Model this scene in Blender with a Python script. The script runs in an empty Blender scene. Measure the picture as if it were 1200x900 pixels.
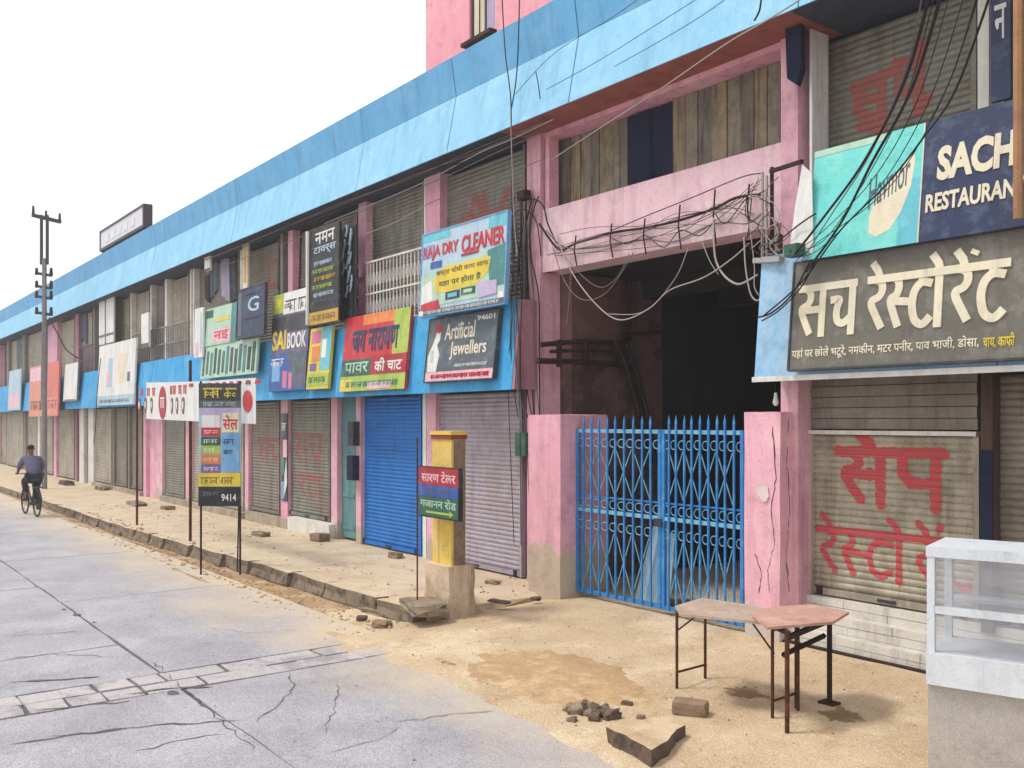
import bpy, bmesh, math, random
from mathutils import Vector, Matrix
random.seed(11)
S = bpy.context.scene
COL = S.collection
# ------------------------------------------------------------------ camera
F = 1100.0                       # focal length in photo pixels (photo 1200 wide)
TH = math.atan(830.0 / F)        # facade runs along X; camera looks up the street to the left
CT, ST = math.cos(TH), math.sin(TH)
HC = 2.2                         # eye height above the pavement
HOR = 493.0
cam = bpy.data.cameras.new("camera")
cam.sensor_width = 36.0
cam.lens = 36.0 * F / 1200.0
cam.shift_y = (HOR - 450.0) / 1200.0
cam.clip_start = 0.05
cam.clip_end = 2000
camo = bpy.data.objects.new("camera", cam)
COL.objects.link(camo)
camo.location = (0, 0, HC)
camo.rotation_euler = (math.radians(90), 0, math.radians(90) - TH)
S.camera = camo
# ------------------------------------------------------------------ light
SUN = Vector((-0.42, -0.50, 1.15)).normalized()
w = bpy.data.worlds.new("World")
S.world = w
w.use_nodes = True
nt = w.node_tree
nt.nodes.clear()
o_ = nt.nodes.new("ShaderNodeOutputWorld")
b_ = nt.nodes.new("ShaderNodeBackground")
sk = nt.nodes.new("ShaderNodeTexSky")
sk.sky_type = 'NISHITA'
sk.sun_disc = False
sk.sun_elevation = math.asin(SUN.z)
sk.sun_rotation = math.atan2(SUN.x, SUN.y)
sk.dust_density = 4.0
mx = nt.nodes.new("ShaderNodeMix")
mx.data_type = 'RGBA'
mx.inputs[0].default_value = 0.88
mx.inputs[7].default_value = (13.0, 13.0, 13.1, 1)      # even white cloud cover
nt.links.new(sk.outputs[0], mx.inputs[6])
nt.links.new(mx.outputs[2], b_.inputs[0])
b_.inputs[1].default_value = 0.102
nt.links.new(b_.outputs[0], o_.inputs[0])
sl = bpy.data.lights.new("sun", 'SUN')
sl.energy = 2.3
sl.angle = math.radians(11)
sl.color = (1.0, 0.95, 0.88)
so = bpy.data.objects.new("sun", sl)
COL.objects.link(so)
so.rotation_euler = SUN.to_track_quat('Z', 'Y').to_euler()
so.location = (0, 0, 30)
S.view_settings.view_transform = 'Standard'
S.view_settings.look = 'None'
S.view_settings.gamma = 1.0
S.view_settings.exposure = 0.0

# ------------------------------------------------------------------ where things stand
def XP(px, Y):
    """X on the vertical plane Y seen at photo column px"""
    k = (px - 600.0) / F
    return Y * (k * ST - CT) / (ST + k * CT)
def P(px, py, Y):
    X = XP(px, Y)
    d = -X * CT + Y * ST
    return Vector((X, Y, HC + (HOR - py) * d / F))
def ZR(r, Y):
    """height of a line parallel to the facade from its slope towards the vanishing point"""
    return HC + r * Y / CT
def G(px, py, z):
    """point on the level z"""
    d = F * (HC - z) / (py - HOR)
    r = (px - 600.0) / F * d
    return Vector((-CT * d + ST * r, ST * d + CT * r, z))
def PX(px, py, X):
    """point on the plane X = const"""
    k = (px - 600.0) / F
    Y = X * (ST + k * CT) / (k * ST - CT)
    d = -X * CT + Y * ST
    return Vector((X, Y, HC + (HOR - py) * d / F))

# ------------------------------------------------------------------ mesh helpers
class MB:
    def __init__(s):
        s.v = []; s.f = []
    def box(s, x0, y0, z0, x1, y1, z1):
        n = len(s.v)
        s.v += [(x0,y0,z0),(x1,y0,z0),(x1,y1,z0),(x0,y1,z0),(x0,y0,z1),(x1,y0,z1),(x1,y1,z1),(x0,y1,z1)]
        s.f += [tuple(n+i for i in q) for q in ((0,3,2,1),(4,5,6,7),(0,1,5,4),(1,2,6,5),(2,3,7,6),(3,0,4,7))]
        return s
    def hull(s, bot, top):
        """prism between two equal rings"""
        n = len(s.v); k = len(bot)
        s.v += [tuple(p) for p in bot] + [tuple(p) for p in top]
        s.f.append(tuple(n+i for i in reversed(range(k))))
        s.f.append(tuple(n+k+i for i in range(k)))
        for i in range(k):
            j = (i+1) % k
            s.f.append((n+i, n+j, n+k+j, n+k+i))
        return s
    def extx(s, prof, x0, x1):
        """profile in (y,z) extruded along X"""
        return s.hull([(x0, y, z) for y, z in prof], [(x1, y, z) for y, z in prof])
    def tube(s, pts, r, n=6, cap=True):
        pts = [Vector(p) for p in pts]
        base = len(s.v)
        up = Vector((0.13, 0.21, 0.97))
        for i, p in enumerate(pts):
            a = pts[max(i-1, 0)]; b = pts[min(i+1, len(pts)-1)]
            t = (b - a)
            t = t.normalized() if t.length > 1e-9 else Vector((0,0,1))
            u = t.cross(up)
            if u.length < 0.1: u = t.cross(Vector((1,0.2,0)))
            u.normalize(); v = t.cross(u)
            rr = r[i] if isinstance(r, (list, tuple)) else r
            for k in range(n):
                a_ = 2*math.pi*k/n
                s.v.append(tuple(p + (u*math.cos(a_) + v*math.sin(a_))*rr))
        for i in range(len(pts)-1):
            for k in range(n):
                j = (k+1) % n
                s.f.append((base+i*n+k, base+i*n+j, base+(i+1)*n+j, base+(i+1)*n+k))
        if cap:
            s.f.append(tuple(base+k for k in reversed(range(n))))
            s.f.append(tuple(base+(len(pts)-1)*n+k for k in range(n)))
        return s
    def bar(s, a, b, t, t2=None):
        """square bar between two points"""
        a = Vector(a); b = Vector(b); t2 = t2 or t
        d = (b-a).normalized()
        u = d.cross(Vector((0,1,0)))
        if u.length < 0.1: u = d.cross(Vector((1,0,0)))
        u.normalize(); v = d.cross(u)
        u *= t/2; v *= t2/2
        return s.hull([a-u-v, a+u-v, a+u+v, a-u+v], [b-u-v, b+u-v, b+u+v, b-u+v])
    def strip(s, pts, wd, y0, y1):
        """thick stroke in the XZ plane, y0 = front, y1 = back"""
        n = len(pts)
        L = []; R = []
        for i in range(n):
            a = pts[max(i-1,0)]; b = pts[min(i+1,n-1)]
            dx, dz = b[0]-a[0], b[1]-a[1]
            l = math.hypot(dx, dz) or 1
            nx, nz = -dz/l*wd/2, dx/l*wd/2
            L.append((pts[i][0]+nx, pts[i][1]+nz)); R.append((pts[i][0]-nx, pts[i][1]-nz))
        for i in range(n-1):
            q = [R[i], R[i+1], L[i+1], L[i]]
            s.hull([(x, y1, z) for x, z in q], [(x, y0, z) for x, z in q])
        return s
    def mesh(s, name):
        me = bpy.data.meshes.new(name)
        me.from_pydata([tuple(p) for p in s.v], [], s.f)
        bm = bmesh.new(); bm.from_mesh(me)
        bmesh.ops.recalc_face_normals(bm, faces=bm.faces)
        bm.to_mesh(me); bm.free()
        return me
    def build(s, name, mat, parent=None, smooth=False, loc=None):
        me = s.mesh(name)
        return link(name, me, mat, parent, smooth, loc)
def link(name, me, mat, parent=None, smooth=False, loc=None):
    if mat is not None and not me.materials:
        me.materials.append(mat)
    if smooth:
        for p in me.polygons: p.use_smooth = True
    o = bpy.data.objects.new(name, me)
    COL.objects.link(o)
    if parent is not None: o.parent = parent
    if loc is not None: o.location = loc
    return o
def tag(o, label=None, cat=None, group=None, kind=None):
    if label: o['label'] = label
    if cat: o['category'] = cat
    if group: o['group'] = group
    if kind: o['kind'] = kind
    return o
def empty(name, loc=(0,0,0), rot=(0,0,0), **k):
    o = bpy.data.objects.new(name, None)
    o.empty_display_size = 0.1
    COL.objects.link(o); o.location = loc; o.rotation_euler = rot
    tag(o, **k)
    return o
def copy_tree(o, parent=None):
    c = o.copy(); COL.objects.link(c); c.parent = parent
    for ch in list(o.children): copy_tree(ch, c)
    return c
def box(name, mat, parent, *b):
    return MB().box(*b).build(name, mat, parent)

# ------------------------------------------------------------------ materials
def lin(c):
    def f(u):
        u /= 255.0
        return u/12.92 if u <= 0.04045 else ((u+0.055)/1.055)**2.4
    return (f(c[0]), f(c[1]), f(c[2]), 1)
def mat(name, c, c2=None, rough=0.8, scale=5.0, var=0.5, bump=0.15, bscale=40.0, metal=0.0, spec=0.3,
        streak=None, streak_amt=0.5, sscale=4.0, blotch=None, blotch_amt=0.5, bl_scale=1.2, fine=0.2, zbase=None, grime=0.45, gcol=None):
    """painted/plastered surface: base tone, second tone, vertical streaks of dirt, blotches of wear, fine grain"""
    m = bpy.data.materials.new(name); m.use_nodes = True
    t = m.node_tree; N = t.nodes; L = t.links
    p = N['Principled BSDF']
    p.inputs['Roughness'].default_value = rough
    p.inputs['Metallic'].default_value = metal
    p.inputs['Specular IOR Level'].default_value = spec
    geo = N.new('ShaderNodeNewGeometry')
    def noise(sc, det=5, rgh=0.6, vec=None):
        n = N.new('ShaderNodeTexNoise'); n.inputs['Scale'].default_value = sc
        n.inputs['Detail'].default_value = det; n.inputs['Roughness'].default_value = rgh
        L.new(vec or geo.outputs['Position'], n.inputs['Vector']); return n.outputs[0]
    def ramp(x, a, b):
        r = N.new('ShaderNodeMapRange'); r.inputs[1].default_value = a; r.inputs[2].default_value = b
        L.new(x, r.inputs[0]); return r.outputs[0]
    def mul(x, k):
        q = N.new('ShaderNodeMath'); q.operation = 'MULTIPLY'; L.new(x, q.inputs[0])
        if isinstance(k, (int, float)): q.inputs[1].default_value = k
        else: L.new(k, q.inputs[1])
        return q.outputs[0]
    def mixc(f, a, b, mode='MIX'):
        q = N.new('ShaderNodeMix'); q.data_type = 'RGBA'; q.blend_type = mode
        if isinstance(f, (int, float)): q.inputs[0].default_value = f
        else: L.new(f, q.inputs[0])
        for i, u in ((6, a), (7, b)):
            if isinstance(u, tuple): q.inputs[i].default_value = u
            else: L.new(u, q.inputs[i])
        return q.outputs[2]
    A = lin(c); B = lin(c2) if c2 else tuple(x*0.72 for x in A[:3]) + (1,)
    col = mixc(mul(ramp(noise(scale), 0.35, 0.68), var), A, B)
    if blotch:
        col = mixc(mul(ramp(noise(bl_scale, 12, 0.74), 0.51, 0.585), blotch_amt), col, lin(blotch))
    if streak:
        vm = N.new('ShaderNodeVectorMath'); vm.operation = 'MULTIPLY'
        vm.inputs[1].default_value = (sscale, sscale, sscale*0.09); L.new(geo.outputs['Position'], vm.inputs[0])
        col = mixc(mul(ramp(noise(1.0, 10, 0.72, vm.outputs[0]), 0.5, 0.66), streak_amt), col, lin(streak))
    if zbase:          # plaster lost along the foot of the wall, with a ragged upper edge
        zc, zh, zz, zn = zbase
        sx = N.new('ShaderNodeSeparateXYZ'); L.new(geo.outputs['Position'], sx.inputs[0])
        ad = N.new('ShaderNodeMath'); ad.operation = 'MULTIPLY_ADD'
        L.new(noise(3.2, 10, 0.72), ad.inputs[0]); ad.inputs[1].default_value = -zn; L.new(sx.outputs[2], ad.inputs[2])
        mr = N.new('ShaderNodeMapRange'); mr.inputs[1].default_value = zh; mr.inputs[2].default_value = zh - zz
        L.new(ad.outputs[0], mr.inputs[0])
        col = mixc(mul(mr.outputs[0], 0.9), col, lin(zc))
    if grime:          # ragged patches and specks of dirt of its own shape
        g2 = tuple(x*0.42 for x in A[:3]) + (1,) if gcol is None else lin(gcol)
        col = mixc(mul(ramp(noise(2.6, 12, 0.75), 0.52, 0.66), grime), col, g2)
        col = mixc(mul(ramp(noise(17, 8, 0.75), 0.56, 0.68), grime*.8), col, g2)
    if fine:
        g = ramp(noise(90, 3, 0.7), 0.3, 0.7)
        col = mixc(fine, col, g, 'OVERLAY')
    L.new(col, p.inputs['Base Color'])
    if bump:
        bp = N.new('ShaderNodeBump'); bp.inputs['Strength'].default_value = bump
        bp.inputs['Distance'].default_value = 0.02
        L.new(noise(bscale, 6, 0.65), bp.inputs['Height']); L.new(bp.outputs[0], p.inputs['Normal'])
    return m
def flat(name, c, rough=0.5, metal=0, var=0.25, **k):
    return mat(name, c, rough=rough, metal=metal, var=var, bump=0.03, fine=0.06, grime=.15, **k)
PINK = mat('pink_plaster', (222,174,190), (208,152,172), streak=(130,96,104), streak_amt=0.5, sscale=6, blotch=(232,200,206), blotch_amt=0.5,
           zbase=((178,168,150), -0.25, 0.08, 1.1))
PINKUP = mat('pink_plaster_upper', (226,170,190), (214,154,176), streak=(140,100,110), streak_amt=0.45, sscale=6, blotch=(234,204,212), blotch_amt=0.5)
PINKD = mat('pink_lintel_plaster', (228,196,206), (218,180,194), streak=(160,120,124), streak_amt=0.4, sscale=6, blotch=(240,218,222), blotch_amt=0.6)
MAUVE = mat('mauve_plaster', (172,128,140), (150,108,120), streak=(90,66,70), streak_amt=0.5)
RED = mat('red_oxide_plaster', (160,94,84), (130,74,68), streak=(90,50,46), streak_amt=0.4)
BLUE_HI = mat('sky_blue_paint', (100,168,216), (112,178,222), streak=(78,122,164), streak_amt=0.4, sscale=4, grime=.12, blotch=(130,184,222), blotch_amt=0.4, bump=0.08)
BLUE_LO = mat('faded_blue_paint', (146,200,230), (122,184,222), streak=(104,152,186), streak_amt=0.4, sscale=4, grime=.12, blotch=(168,214,236), blotch_amt=0.4, bump=0.08)
BLUE_C = mat('canopy_blue_paint', (62,158,216), (80,172,222), streak=(50,100,150), streak_amt=0.4, sscale=3, blotch=(120,190,224), blotch_amt=0.4, bump=0.08)
BLUE_P = mat('canopy_pale_blue_paint', (150,196,230), (130,184,226), streak=(200,190,170), streak_amt=0.3, sscale=3, blotch=(176,212,236), blotch_amt=0.4, bump=0.08)
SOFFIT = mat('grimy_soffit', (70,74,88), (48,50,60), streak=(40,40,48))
INNER = mat('dark_stained_plaster', (122,88,84), (84,60,58), streak=(38,30,32), streak_amt=0.85, sscale=2, blotch=(62,48,48), blotch_amt=0.8)  # stained plaster, lowered in tone as the first step of the passage darkness
DEEPSHADE = mat('shade_toned_deep_wall', (44,34,36), (26,22,24), streak=(20,18,20), streak_amt=0.8, sscale=2)  # fading light deeper in the passage, painted as a near-black wall tone
DARKIN = mat('shade_toned_back_wall', (34,32,38), (20,20,24), bump=0.2)  # interior darkness put into the colour of the back walls
WALLG = mat('grey_render', (140,134,126), (112,106,100), streak=(70,64,60), streak_amt=0.5)
STEEL = mat('galvanised_slats', (176,168,150), (152,146,132), rough=0.55, metal=0.2, streak=(86,76,62), streak_amt=0.55, sscale=5, blotch=(120,112,98), blotch_amt=0.5, bump=0.06)
STEEL2 = mat('weathered_slats', (140,140,130), (116,114,106), rough=0.55, metal=0.3, streak=(74,62,50), streak_amt=0.55, sscale=5, blotch=(124,92,84), blotch_amt=0.4, bump=0.06)
STEEL3 = mat('brownish_slats', (142,134,124), (114,106,98), rough=0.55, metal=0.25, streak=(80,60,50), streak_amt=0.6, sscale=5, bump=0.06)
LILAC = mat('lilac_slats', (172,164,176), (144,136,144), rough=0.5, metal=0.2, streak=(110,96,96), streak_amt=0.5, sscale=4, blotch=(150,136,130), blotch_amt=0.5, bump=0.06)
BLUES = mat('blue_painted_slats', (30,116,196), (22,100,180), rough=0.5, streak=(20,72,130), streak_amt=0.4, bump=0.05)
TEAL = mat('teal_painted_sheet', (104,146,150), (86,126,132), streak=(70,90,92), streak_amt=0.5, bump=0.05)
SLATMATS = [STEEL, STEEL2, STEEL3]
GATE = mat('blue_gate_paint', (50,128,196), (38,108,180), rough=0.45, blotch=(110,170,210), blotch_amt=0.4, bl_scale=6, bump=0.05)
GATEL = mat('worn_gate_rail_paint', (110,182,216), (132,186,210), rough=0.5, blotch=(140,120,110), blotch_amt=0.4, bl_scale=9, bump=0.05)
RUST = mat('rusty_steel', (84,52,38), (54,36,30), rough=0.8, blotch=(120,70,44), blotch_amt=0.6, bl_scale=9, metal=0.2)
RUSTD = mat('dark_rusty_steel', (52,38,36), (36,28,28), rough=0.75, blotch=(80,54,44), blotch_amt=0.5, bl_scale=9, metal=0.2)
BLACK = flat('black_cable_sheath', (26,26,30))
DGREY = flat('dark_grey_metal', (58,60,68), metal=0.2)
WCABLE = flat('pale_cable_sheath', (168,160,156))
GCABLE = flat('grey_cable_sheath', (112,104,104))
WHITE = flat('white_board', (230,230,228))
WHITEP = mat('white_weathered_paint', (222,220,214), (196,194,188), streak=(150,146,138), streak_amt=0.35)
CEM = mat('cement_render', (176,164,146), (150,136,118), streak=(96,84,70), streak_amt=0.5, blotch=(120,104,88), blotch_amt=0.5, bump=0.4)
STONE = mat('weathered_stone', (150,134,114), (112,98,84), blotch=(70,60,52), blotch_amt=0.6, bl_scale=5, bump=0.6, bscale=18)
DSTONE = mat('dark_broken_concrete', (110,92,80), (76,62,56), blotch=(46,38,36), blotch_amt=0.6, bl_scale=7, bump=0.6, bscale=18)
BRICK = mat('old_brick', (146,124,102), (112,94,78), blotch=(84,66,56), blotch_amt=0.5, bl_scale=8, bump=0.5)
YEL = mat('yellow_pillar_paint', (226,194,92), (206,172,76), streak=(120,90,50), streak_amt=0.45, blotch=(220,200,140), blotch_amt=0.5, bl_scale=3)
TILE = mat('whitewashed_brick', (216,212,202), (196,190,180), streak=(120,110,98), streak_amt=0.4, bump=0.4)
SKIN = mat('brown_skin', (122,82,62), (110,72,54), rough=0.6, var=0.3, bump=0.02)
HAIR = flat('black_hair', (22,20,22))
SHIRT = mat('mauve_grey_shirt', (104,98,128), (84,80,108), rough=0.9, bump=0.1)
TROU = mat('dark_navy_trousers', (40,38,62), (30,28,48), rough=0.9, bump=0.1)
RUBBER = flat('tyre_rubber', (34,34,38), rough=0.8)
C = {k: mat('print_'+k, tuple(int(q*.88+.12*150) for q in v), rough=0.5, var=0.25, scale=2.5, bump=0.04, fine=.08, streak=tuple(int(q*.62+18) for q in v), streak_amt=.5, sscale=6, blotch=tuple(int(q*.7+68) for q in v), blotch_amt=.5, bl_scale=5, grime=.3) for k, v in dict(
    white=(236,236,234), black=(26,28,34), navy=(34,46,82), red=(204,40,52), crimson=(170,28,40), yellow=(232,206,60), green=(60,140,84),
    lime=(170,196,70), teal=(64,132,130), cyan=(96,196,214), sky=(110,170,224), blue=(40,84,168), purple=(120,96,160), pink=(222,110,150),
    rose=(238,190,204), orange=(232,130,60), grey=(108,112,112), slate=(78,90,100), charcoal=(52,54,58), cream=(236,226,196), paleblue=(176,206,226),
    peach=(226,140,116), salmon=(222,104,92), mint=(178,214,192), brown=(120,84,60), taupe=(104,100,90), violet=(98,88,124), gold=(200,160,50),
    darkgreen=(40,88,66), lilac=(190,176,214)).items()}
# glass of the showcase
GLASS = bpy.data.materials.new('dusty_glass'); GLASS.use_nodes = True
t = GLASS.node_tree; t.nodes.clear()
go = t.nodes.new('ShaderNodeOutputMaterial'); tr = t.nodes.new('ShaderNodeBsdfTransparent'); gl = t.nodes.new('ShaderNodeBsdfGlossy')
df = t.nodes.new('ShaderNodeBsdfDiffuse'); df.inputs[0].default_value = (0.75, 0.78, 0.84, 1); gl.inputs[1].default_value = 0.05
m1 = t.nodes.new('ShaderNodeMixShader'); m2 = t.nodes.new('ShaderNodeMixShader'); m1.inputs[0].default_value = 0.10; m2.inputs[0].default_value = 0.09
t.links.new(tr.outputs[0], m1.inputs[1]); t.links.new(gl.outputs[0], m1.inputs[2])
t.links.new(m1.outputs[0], m2.inputs[1]); t.links.new(df.outputs[0], m2.inputs[2]); t.links.new(m2.outputs[0], go.inputs[0])
# wood
def woodmat(name, a, b):
    return mat(name, a, b, streak=(56,46,38), streak_amt=0.75, sscale=9, blotch=(92,96,76), blotch_amt=0.4, bl_scale=2.5, bump=0.25)
WOOD = [woodmat('weathered_plywood', (142,134,118), (112,106,94)), woodmat('grey_brown_board', (122,116,106), (98,94,84)), woodmat('ochre_board', (150,138,112), (118,108,88))]
CLOTH_N = mat('navy_cloth', (34,40,66), (24,28,48), rough=0.95, bump=0.2)
PLYPINK = mat('pink_table_board', (196,152,138), (174,132,118), blotch=(214,176,160), blotch_amt=0.5, bl_scale=4, bump=0.1)
GREYTOP = mat('grey_table_board', (182,160,144), (158,136,120), blotch=(206,188,172), blotch_amt=0.5, bl_scale=5, bump=0.15)
# ------------------------------------------------------------------ ground, road, pavement
from mathutils import noise as mn
def add_dust(m, c, y0, y1):
    """pale dust blown over a surface between two Y lines, ragged"""
    t = m.node_tree; N = t.nodes; L = t.links; p = N['Principled BSDF']
    src = p.inputs['Base Color'].links[0].from_socket
    geo = N.new('ShaderNodeNewGeometry'); sx = N.new('ShaderNodeSeparateXYZ'); L.new(geo.outputs['Position'], sx.inputs[0])
    n = N.new('ShaderNodeTexNoise'); n.inputs['Scale'].default_value = 0.9; n.inputs['Detail'].default_value = 8; n.inputs['Roughness'].default_value = 0.7
    L.new(geo.outputs['Position'], n.inputs['Vector'])
    a = N.new('ShaderNodeMath'); a.operation = 'MULTIPLY_ADD'; L.new(n.outputs[0], a.inputs[0]); a.inputs[1].default_value = 3.0; L.new(sx.outputs[1], a.inputs[2])
    r = N.new('ShaderNodeMapRange'); r.inputs[1].default_value = y0+1.5; r.inputs[2].default_value = y1+1.5; L.new(a.outputs[0], r.inputs[0])
    q = N.new('ShaderNodeMix'); q.data_type = 'RGBA'; L.new(r.outputs[0], q.inputs[0]); L.new(src, q.inputs[6]); q.inputs[7].default_value = lin(c)
    L.new(q.outputs[2], p.inputs['Base Color'])
DIRT = mat('sandy_dirt', (200,178,148), (178,154,122), scale=1.3, var=0.8, blotch=(216,198,168), blotch_amt=0.6, bl_scale=0.8, bump=0.6, bscale=14, fine=0.5, grime=.35, gcol=(158,126,92))
DIRTD = mat('damp_dirt', (186,156,118), (164,134,98), scale=3, var=0.8, blotch=(206,178,140), blotch_amt=0.7, bl_scale=2.5, bump=0.7, bscale=12, fine=0.3)
VERGE = mat('brown_verge_dirt', (178,148,112), (146,116,86), scale=2.5, var=0.9, blotch=(206,184,152), blotch_amt=0.6, bl_scale=1.6, bump=0.7, bscale=14, fine=0.35, grime=.5)
GROUND = mat('bare_ground', (196,170,136), (176,148,112), scale=0.5, bump=0.3)
ROAD = mat('pale_concrete_road', (168,166,171), (144,142,150), scale=1.1, var=0.8, blotch=(176,176,182), blotch_amt=0.5, bl_scale=0.7, bump=0.5, bscale=22, fine=0.5, grime=.3, gcol=(128,126,132))
add_dust(ROAD, (202,184,158), 3.6, 5.2)
JOINT = mat('dark_joint_filling', (100,96,100), (76,72,78), bump=0.4)
PAVER = mat('worn_paver', (188,182,182), (164,158,162), scale=3, blotch=(140,136,142), blotch_amt=0.7, bl_scale=2, bump=0.5, fine=.4)
add_dust(PAVER, (214,196,170), 4.0, 5.4)
PAVE = mat('dusty_pavement', (208,190,164), (188,168,140), scale=1.4, var=0.8, blotch=(176,156,132), blotch_amt=0.5, bl_scale=1.1, bump=0.5, bscale=16, fine=0.4, grime=.35, gcol=(150,128,104))
KERBM = mat('crumbling_kerb_stone', (134,118,100), (96,84,72), blotch=(60,52,46), blotch_amt=0.7, bl_scale=4, bump=0.8, bscale=14)

m = MB(); m.v = [(-500,-400,-.3),(500,-400,-.3),(500,500,-.3),(-500,500,-.3)]; m.f = [(0,1,2,3)]
tag(m.build('ground', GROUND), kind='structure')
road = MB().box(-160,-10,-.29,30,5.08,-.164).build('road', JOINT); tag(road, kind='structure')
def wob(x, y, a=0.012): return a*mn.noise(Vector((x*1.9, y*1.9, 3.1)))
def slab(x0, x1, y0, y1, name='road_slab', mt=ROAD, zt=-.15, step=0.5, jx=0.012, parent=road, g=0.014):
    """road slab with slightly crumbled edges"""
    zt += random.uniform(-.002, .002)
    pts = []
    x0 += g; x1 -= g; y0 += g; y1 -= g
    nx = max(2, int(min((x1-x0)/step, 24))); ny = max(2, int(min((y1-y0)/step, 12)))
    for i in range(nx): pts.append((x0+(x1-x0)*i/nx, y0))
    for i in range(ny): pts.append((x1, y0+(y1-y0)*i/ny))
    for i in range(nx): pts.append((x1-(x1-x0)*i/nx, y1))
    for i in range(ny): pts.append((x0, y1-(y1-y0)*i/ny))
    pts = [(x+jx*random.uniform(-1,1)+wob(y*.5,x), y+jx*random.uniform(-1,1)+wob(x,y*.5)) for x, y in pts]
    return MB().hull([(x,y,-.178) for x,y in pts], [(x,y,zt) for x,y in pts]).build(name, mt, parent)
rows = [(-9.9,-5.5),(-5.5,-1.4),(-1.4,2.65),(2.65,5.07)]
for r_, (ya, yb) in enumerate(rows):
    last = (r_ == 3)
    xs = [30,20,12,6,1,-3.6, -8.3]
    for a, b in zip(xs[1:], xs[:-1]): slab(a, b, ya, yb)
    xs = [-8.95, -13.2 if last else -10.35, -17.6 if last else -14.6, -22, -26.5, -31,-35.5,-40,-46,-54,-64,-80,-110,-158]
    for a, b in zip(xs[1:], xs[:-1]): slab(a, b, ya, yb)
    # strip of pavers set across the road
    if r_ in (0, 1):
        slab(-8.95,-8.3,ya,yb)
y = -1.4
while y < 4.55:
    L_ = random.uniform(.26,.34)
    for xa, xb in ((-8.93,-8.63),(-8.62,-8.32)):
        if -0.4 < y < 4.3 or random.random() < .8:
            slab(xa+random.uniform(-.01,.01), xb+random.uniform(-.01,.01), y, y+L_+random.uniform(-.03,.03), 'paver', PAVER, -.148+random.uniform(-.006,.004), .12, .006, g=.008)
    y += L_
def crack(pts, wd):
    v = []; n = 0; f = []
    P_ = []
    for a, b in zip(pts[:-1], pts[1:]):
        k = max(2, int(math.dist(a, b)/.09))
        P_ += [(a[0]+(b[0]-a[0])*i/k, a[1]+(b[1]-a[1])*i/k) for i in range(k)]
    P_.append(pts[-1])
    P_ = [(x+.03*random.uniform(-1,1), y+.03*random.uniform(-1,1)) for x, y in P_]
    for i, (x, y) in enumerate(P_):
        a = P_[max(i-1,0)]; b = P_[min(i+1,len(P_)-1)]
        dx, dy = b[0]-a[0], b[1]-a[1]; l = math.hypot(dx,dy) or 1
        ww = .8*wd*random.uniform(.3,1.3)*(0.2 if i in (0,len(P_)-1) else 1)
        v += [(x-dy/l*ww, y+dx/l*ww, -.1455), (x+dy/l*ww, y-dx/l*ww, -.1455)]
    for i in range(len(P_)-1): f.append((2*i,2*i+1,2*i+3,2*i+2))
    mm = MB(); mm.v = v; mm.f = f; mm.build('crack', JOINT, road)
def gp(px, py): q = G(px, py, -.1455); return (q.x, q.y)
for pp, wd in (([(7,872),(60,865),(130,856),(200,849),(280,844)], .02), ([(130,770),(60,766),(7,772)], .008), ([(340,788),(342,808),(325,826),(298,845)], .009),
               ([(180,775),(230,820),(268,852),(300,880)], .007), ([(395,800),(392,830),(380,860)], .005), ([(8,745),(60,742),(96,740)], .007),
               ([(466,846),(520,838),(580,832)], .006), ([(380,882),(440,868),(470,850)], .005), ([(240,735),(300,742),(350,738)], .004),
               ([(160,880),(210,868),(262,860)], .012)):
    crack([gp(*q) for q in pp], wd)
for px, py, s_ in ((90,720,.09),(203,812,.09),(75,714,.05),(110,729,.05)):   # broken hollows along the joints
    c = G(px, py, -.1450); k = 9
    mm = MB(); mm.v = [(c.x+s_*random.uniform(.5,1.1)*math.cos(6.283*i/k), c.y+.55*s_*random.uniform(.5,1.1)*math.sin(6.283*i/k), -.1445) for i in range(k)]
    mm.f = [tuple(range(k))]; mm.build('pothole', JOINT, road)

# dirt verge and the sandy apron in front of the gate: one undulating sheet that dips under the road
def yedge(x): return 5.72 if x > -12 else (5.72 + (x+12)*0.045 if x > -20 else 5.36)
PAVE_END = -9.35
def zdirt(x, y):
    yb = 4.66 if -13 < x < -7 else (4.66 - (x+7)*0.12 if x >= -7 else min(5.0, 4.66-(x+13)*.04))
    n = .007*mn.noise(Vector((x*.8, y*1.2, 0))) + .006*mn.noise(Vector((x*3.1, y*3.1, 5)))
    k = min(1, max(0, (x + 10.2)/1.6))
    k = k*k*(3-2*k)
    t = min(1, max(-.35, (y-yb)/(7.6-yb)))
    z_r = -.15 + .16*t
    z_l = -.15 + .05*(y-yb) if y < yb else max(-.205, -.146-.2*(y-yb))
    z = z_l*(1-k) + z_r*k
    # low damp mound of earth
    d = ((x+6.5)/0.95)**2 + ((y-5.45)/0.5)**2
    if d < 1: z += .03*(1-d)*(1+ .6*mn.noise(Vector((x*4,y*4,9))))
    for qx, qy, rr in ((-7.55,4.95,.22),(-8.0,4.75,.2),(-4.4,6.6,.2)):
        d = math.hypot(x-qx, (y-qy)*1.5)/rr
        if 0.6 < d < 1.25: z += .014*(1-abs(d-.92)/.33)
    return z + n*(1 if y > yb else .6)
def sheet(name, mt, x0, x1, y0, y1, dx, dy, fz, **k):
    nx = int((x1-x0)/dx)+1; ny = int((y1-y0)/dy)+1
    mm = MB()
    for j in range(ny):
        for i in range(nx):
            x = x0+(x1-x0)*i/(nx-1); y = y0+(y1-y0)*j/(ny-1)
            mm.v.append((x, y, fz(x, y)))
    for j in range(ny-1):
        for i in range(nx-1): mm.f.append((j*nx+i, j*nx+i+1, (j+1)*nx+i+1, (j+1)*nx+i))
    return tag(mm.build(name, mt, smooth=True), **k)
sheet('dirt_verge', VERGE, -160, -30, 4.2, 8.6, .8, .2, zdirt, kind='structure')
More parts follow.
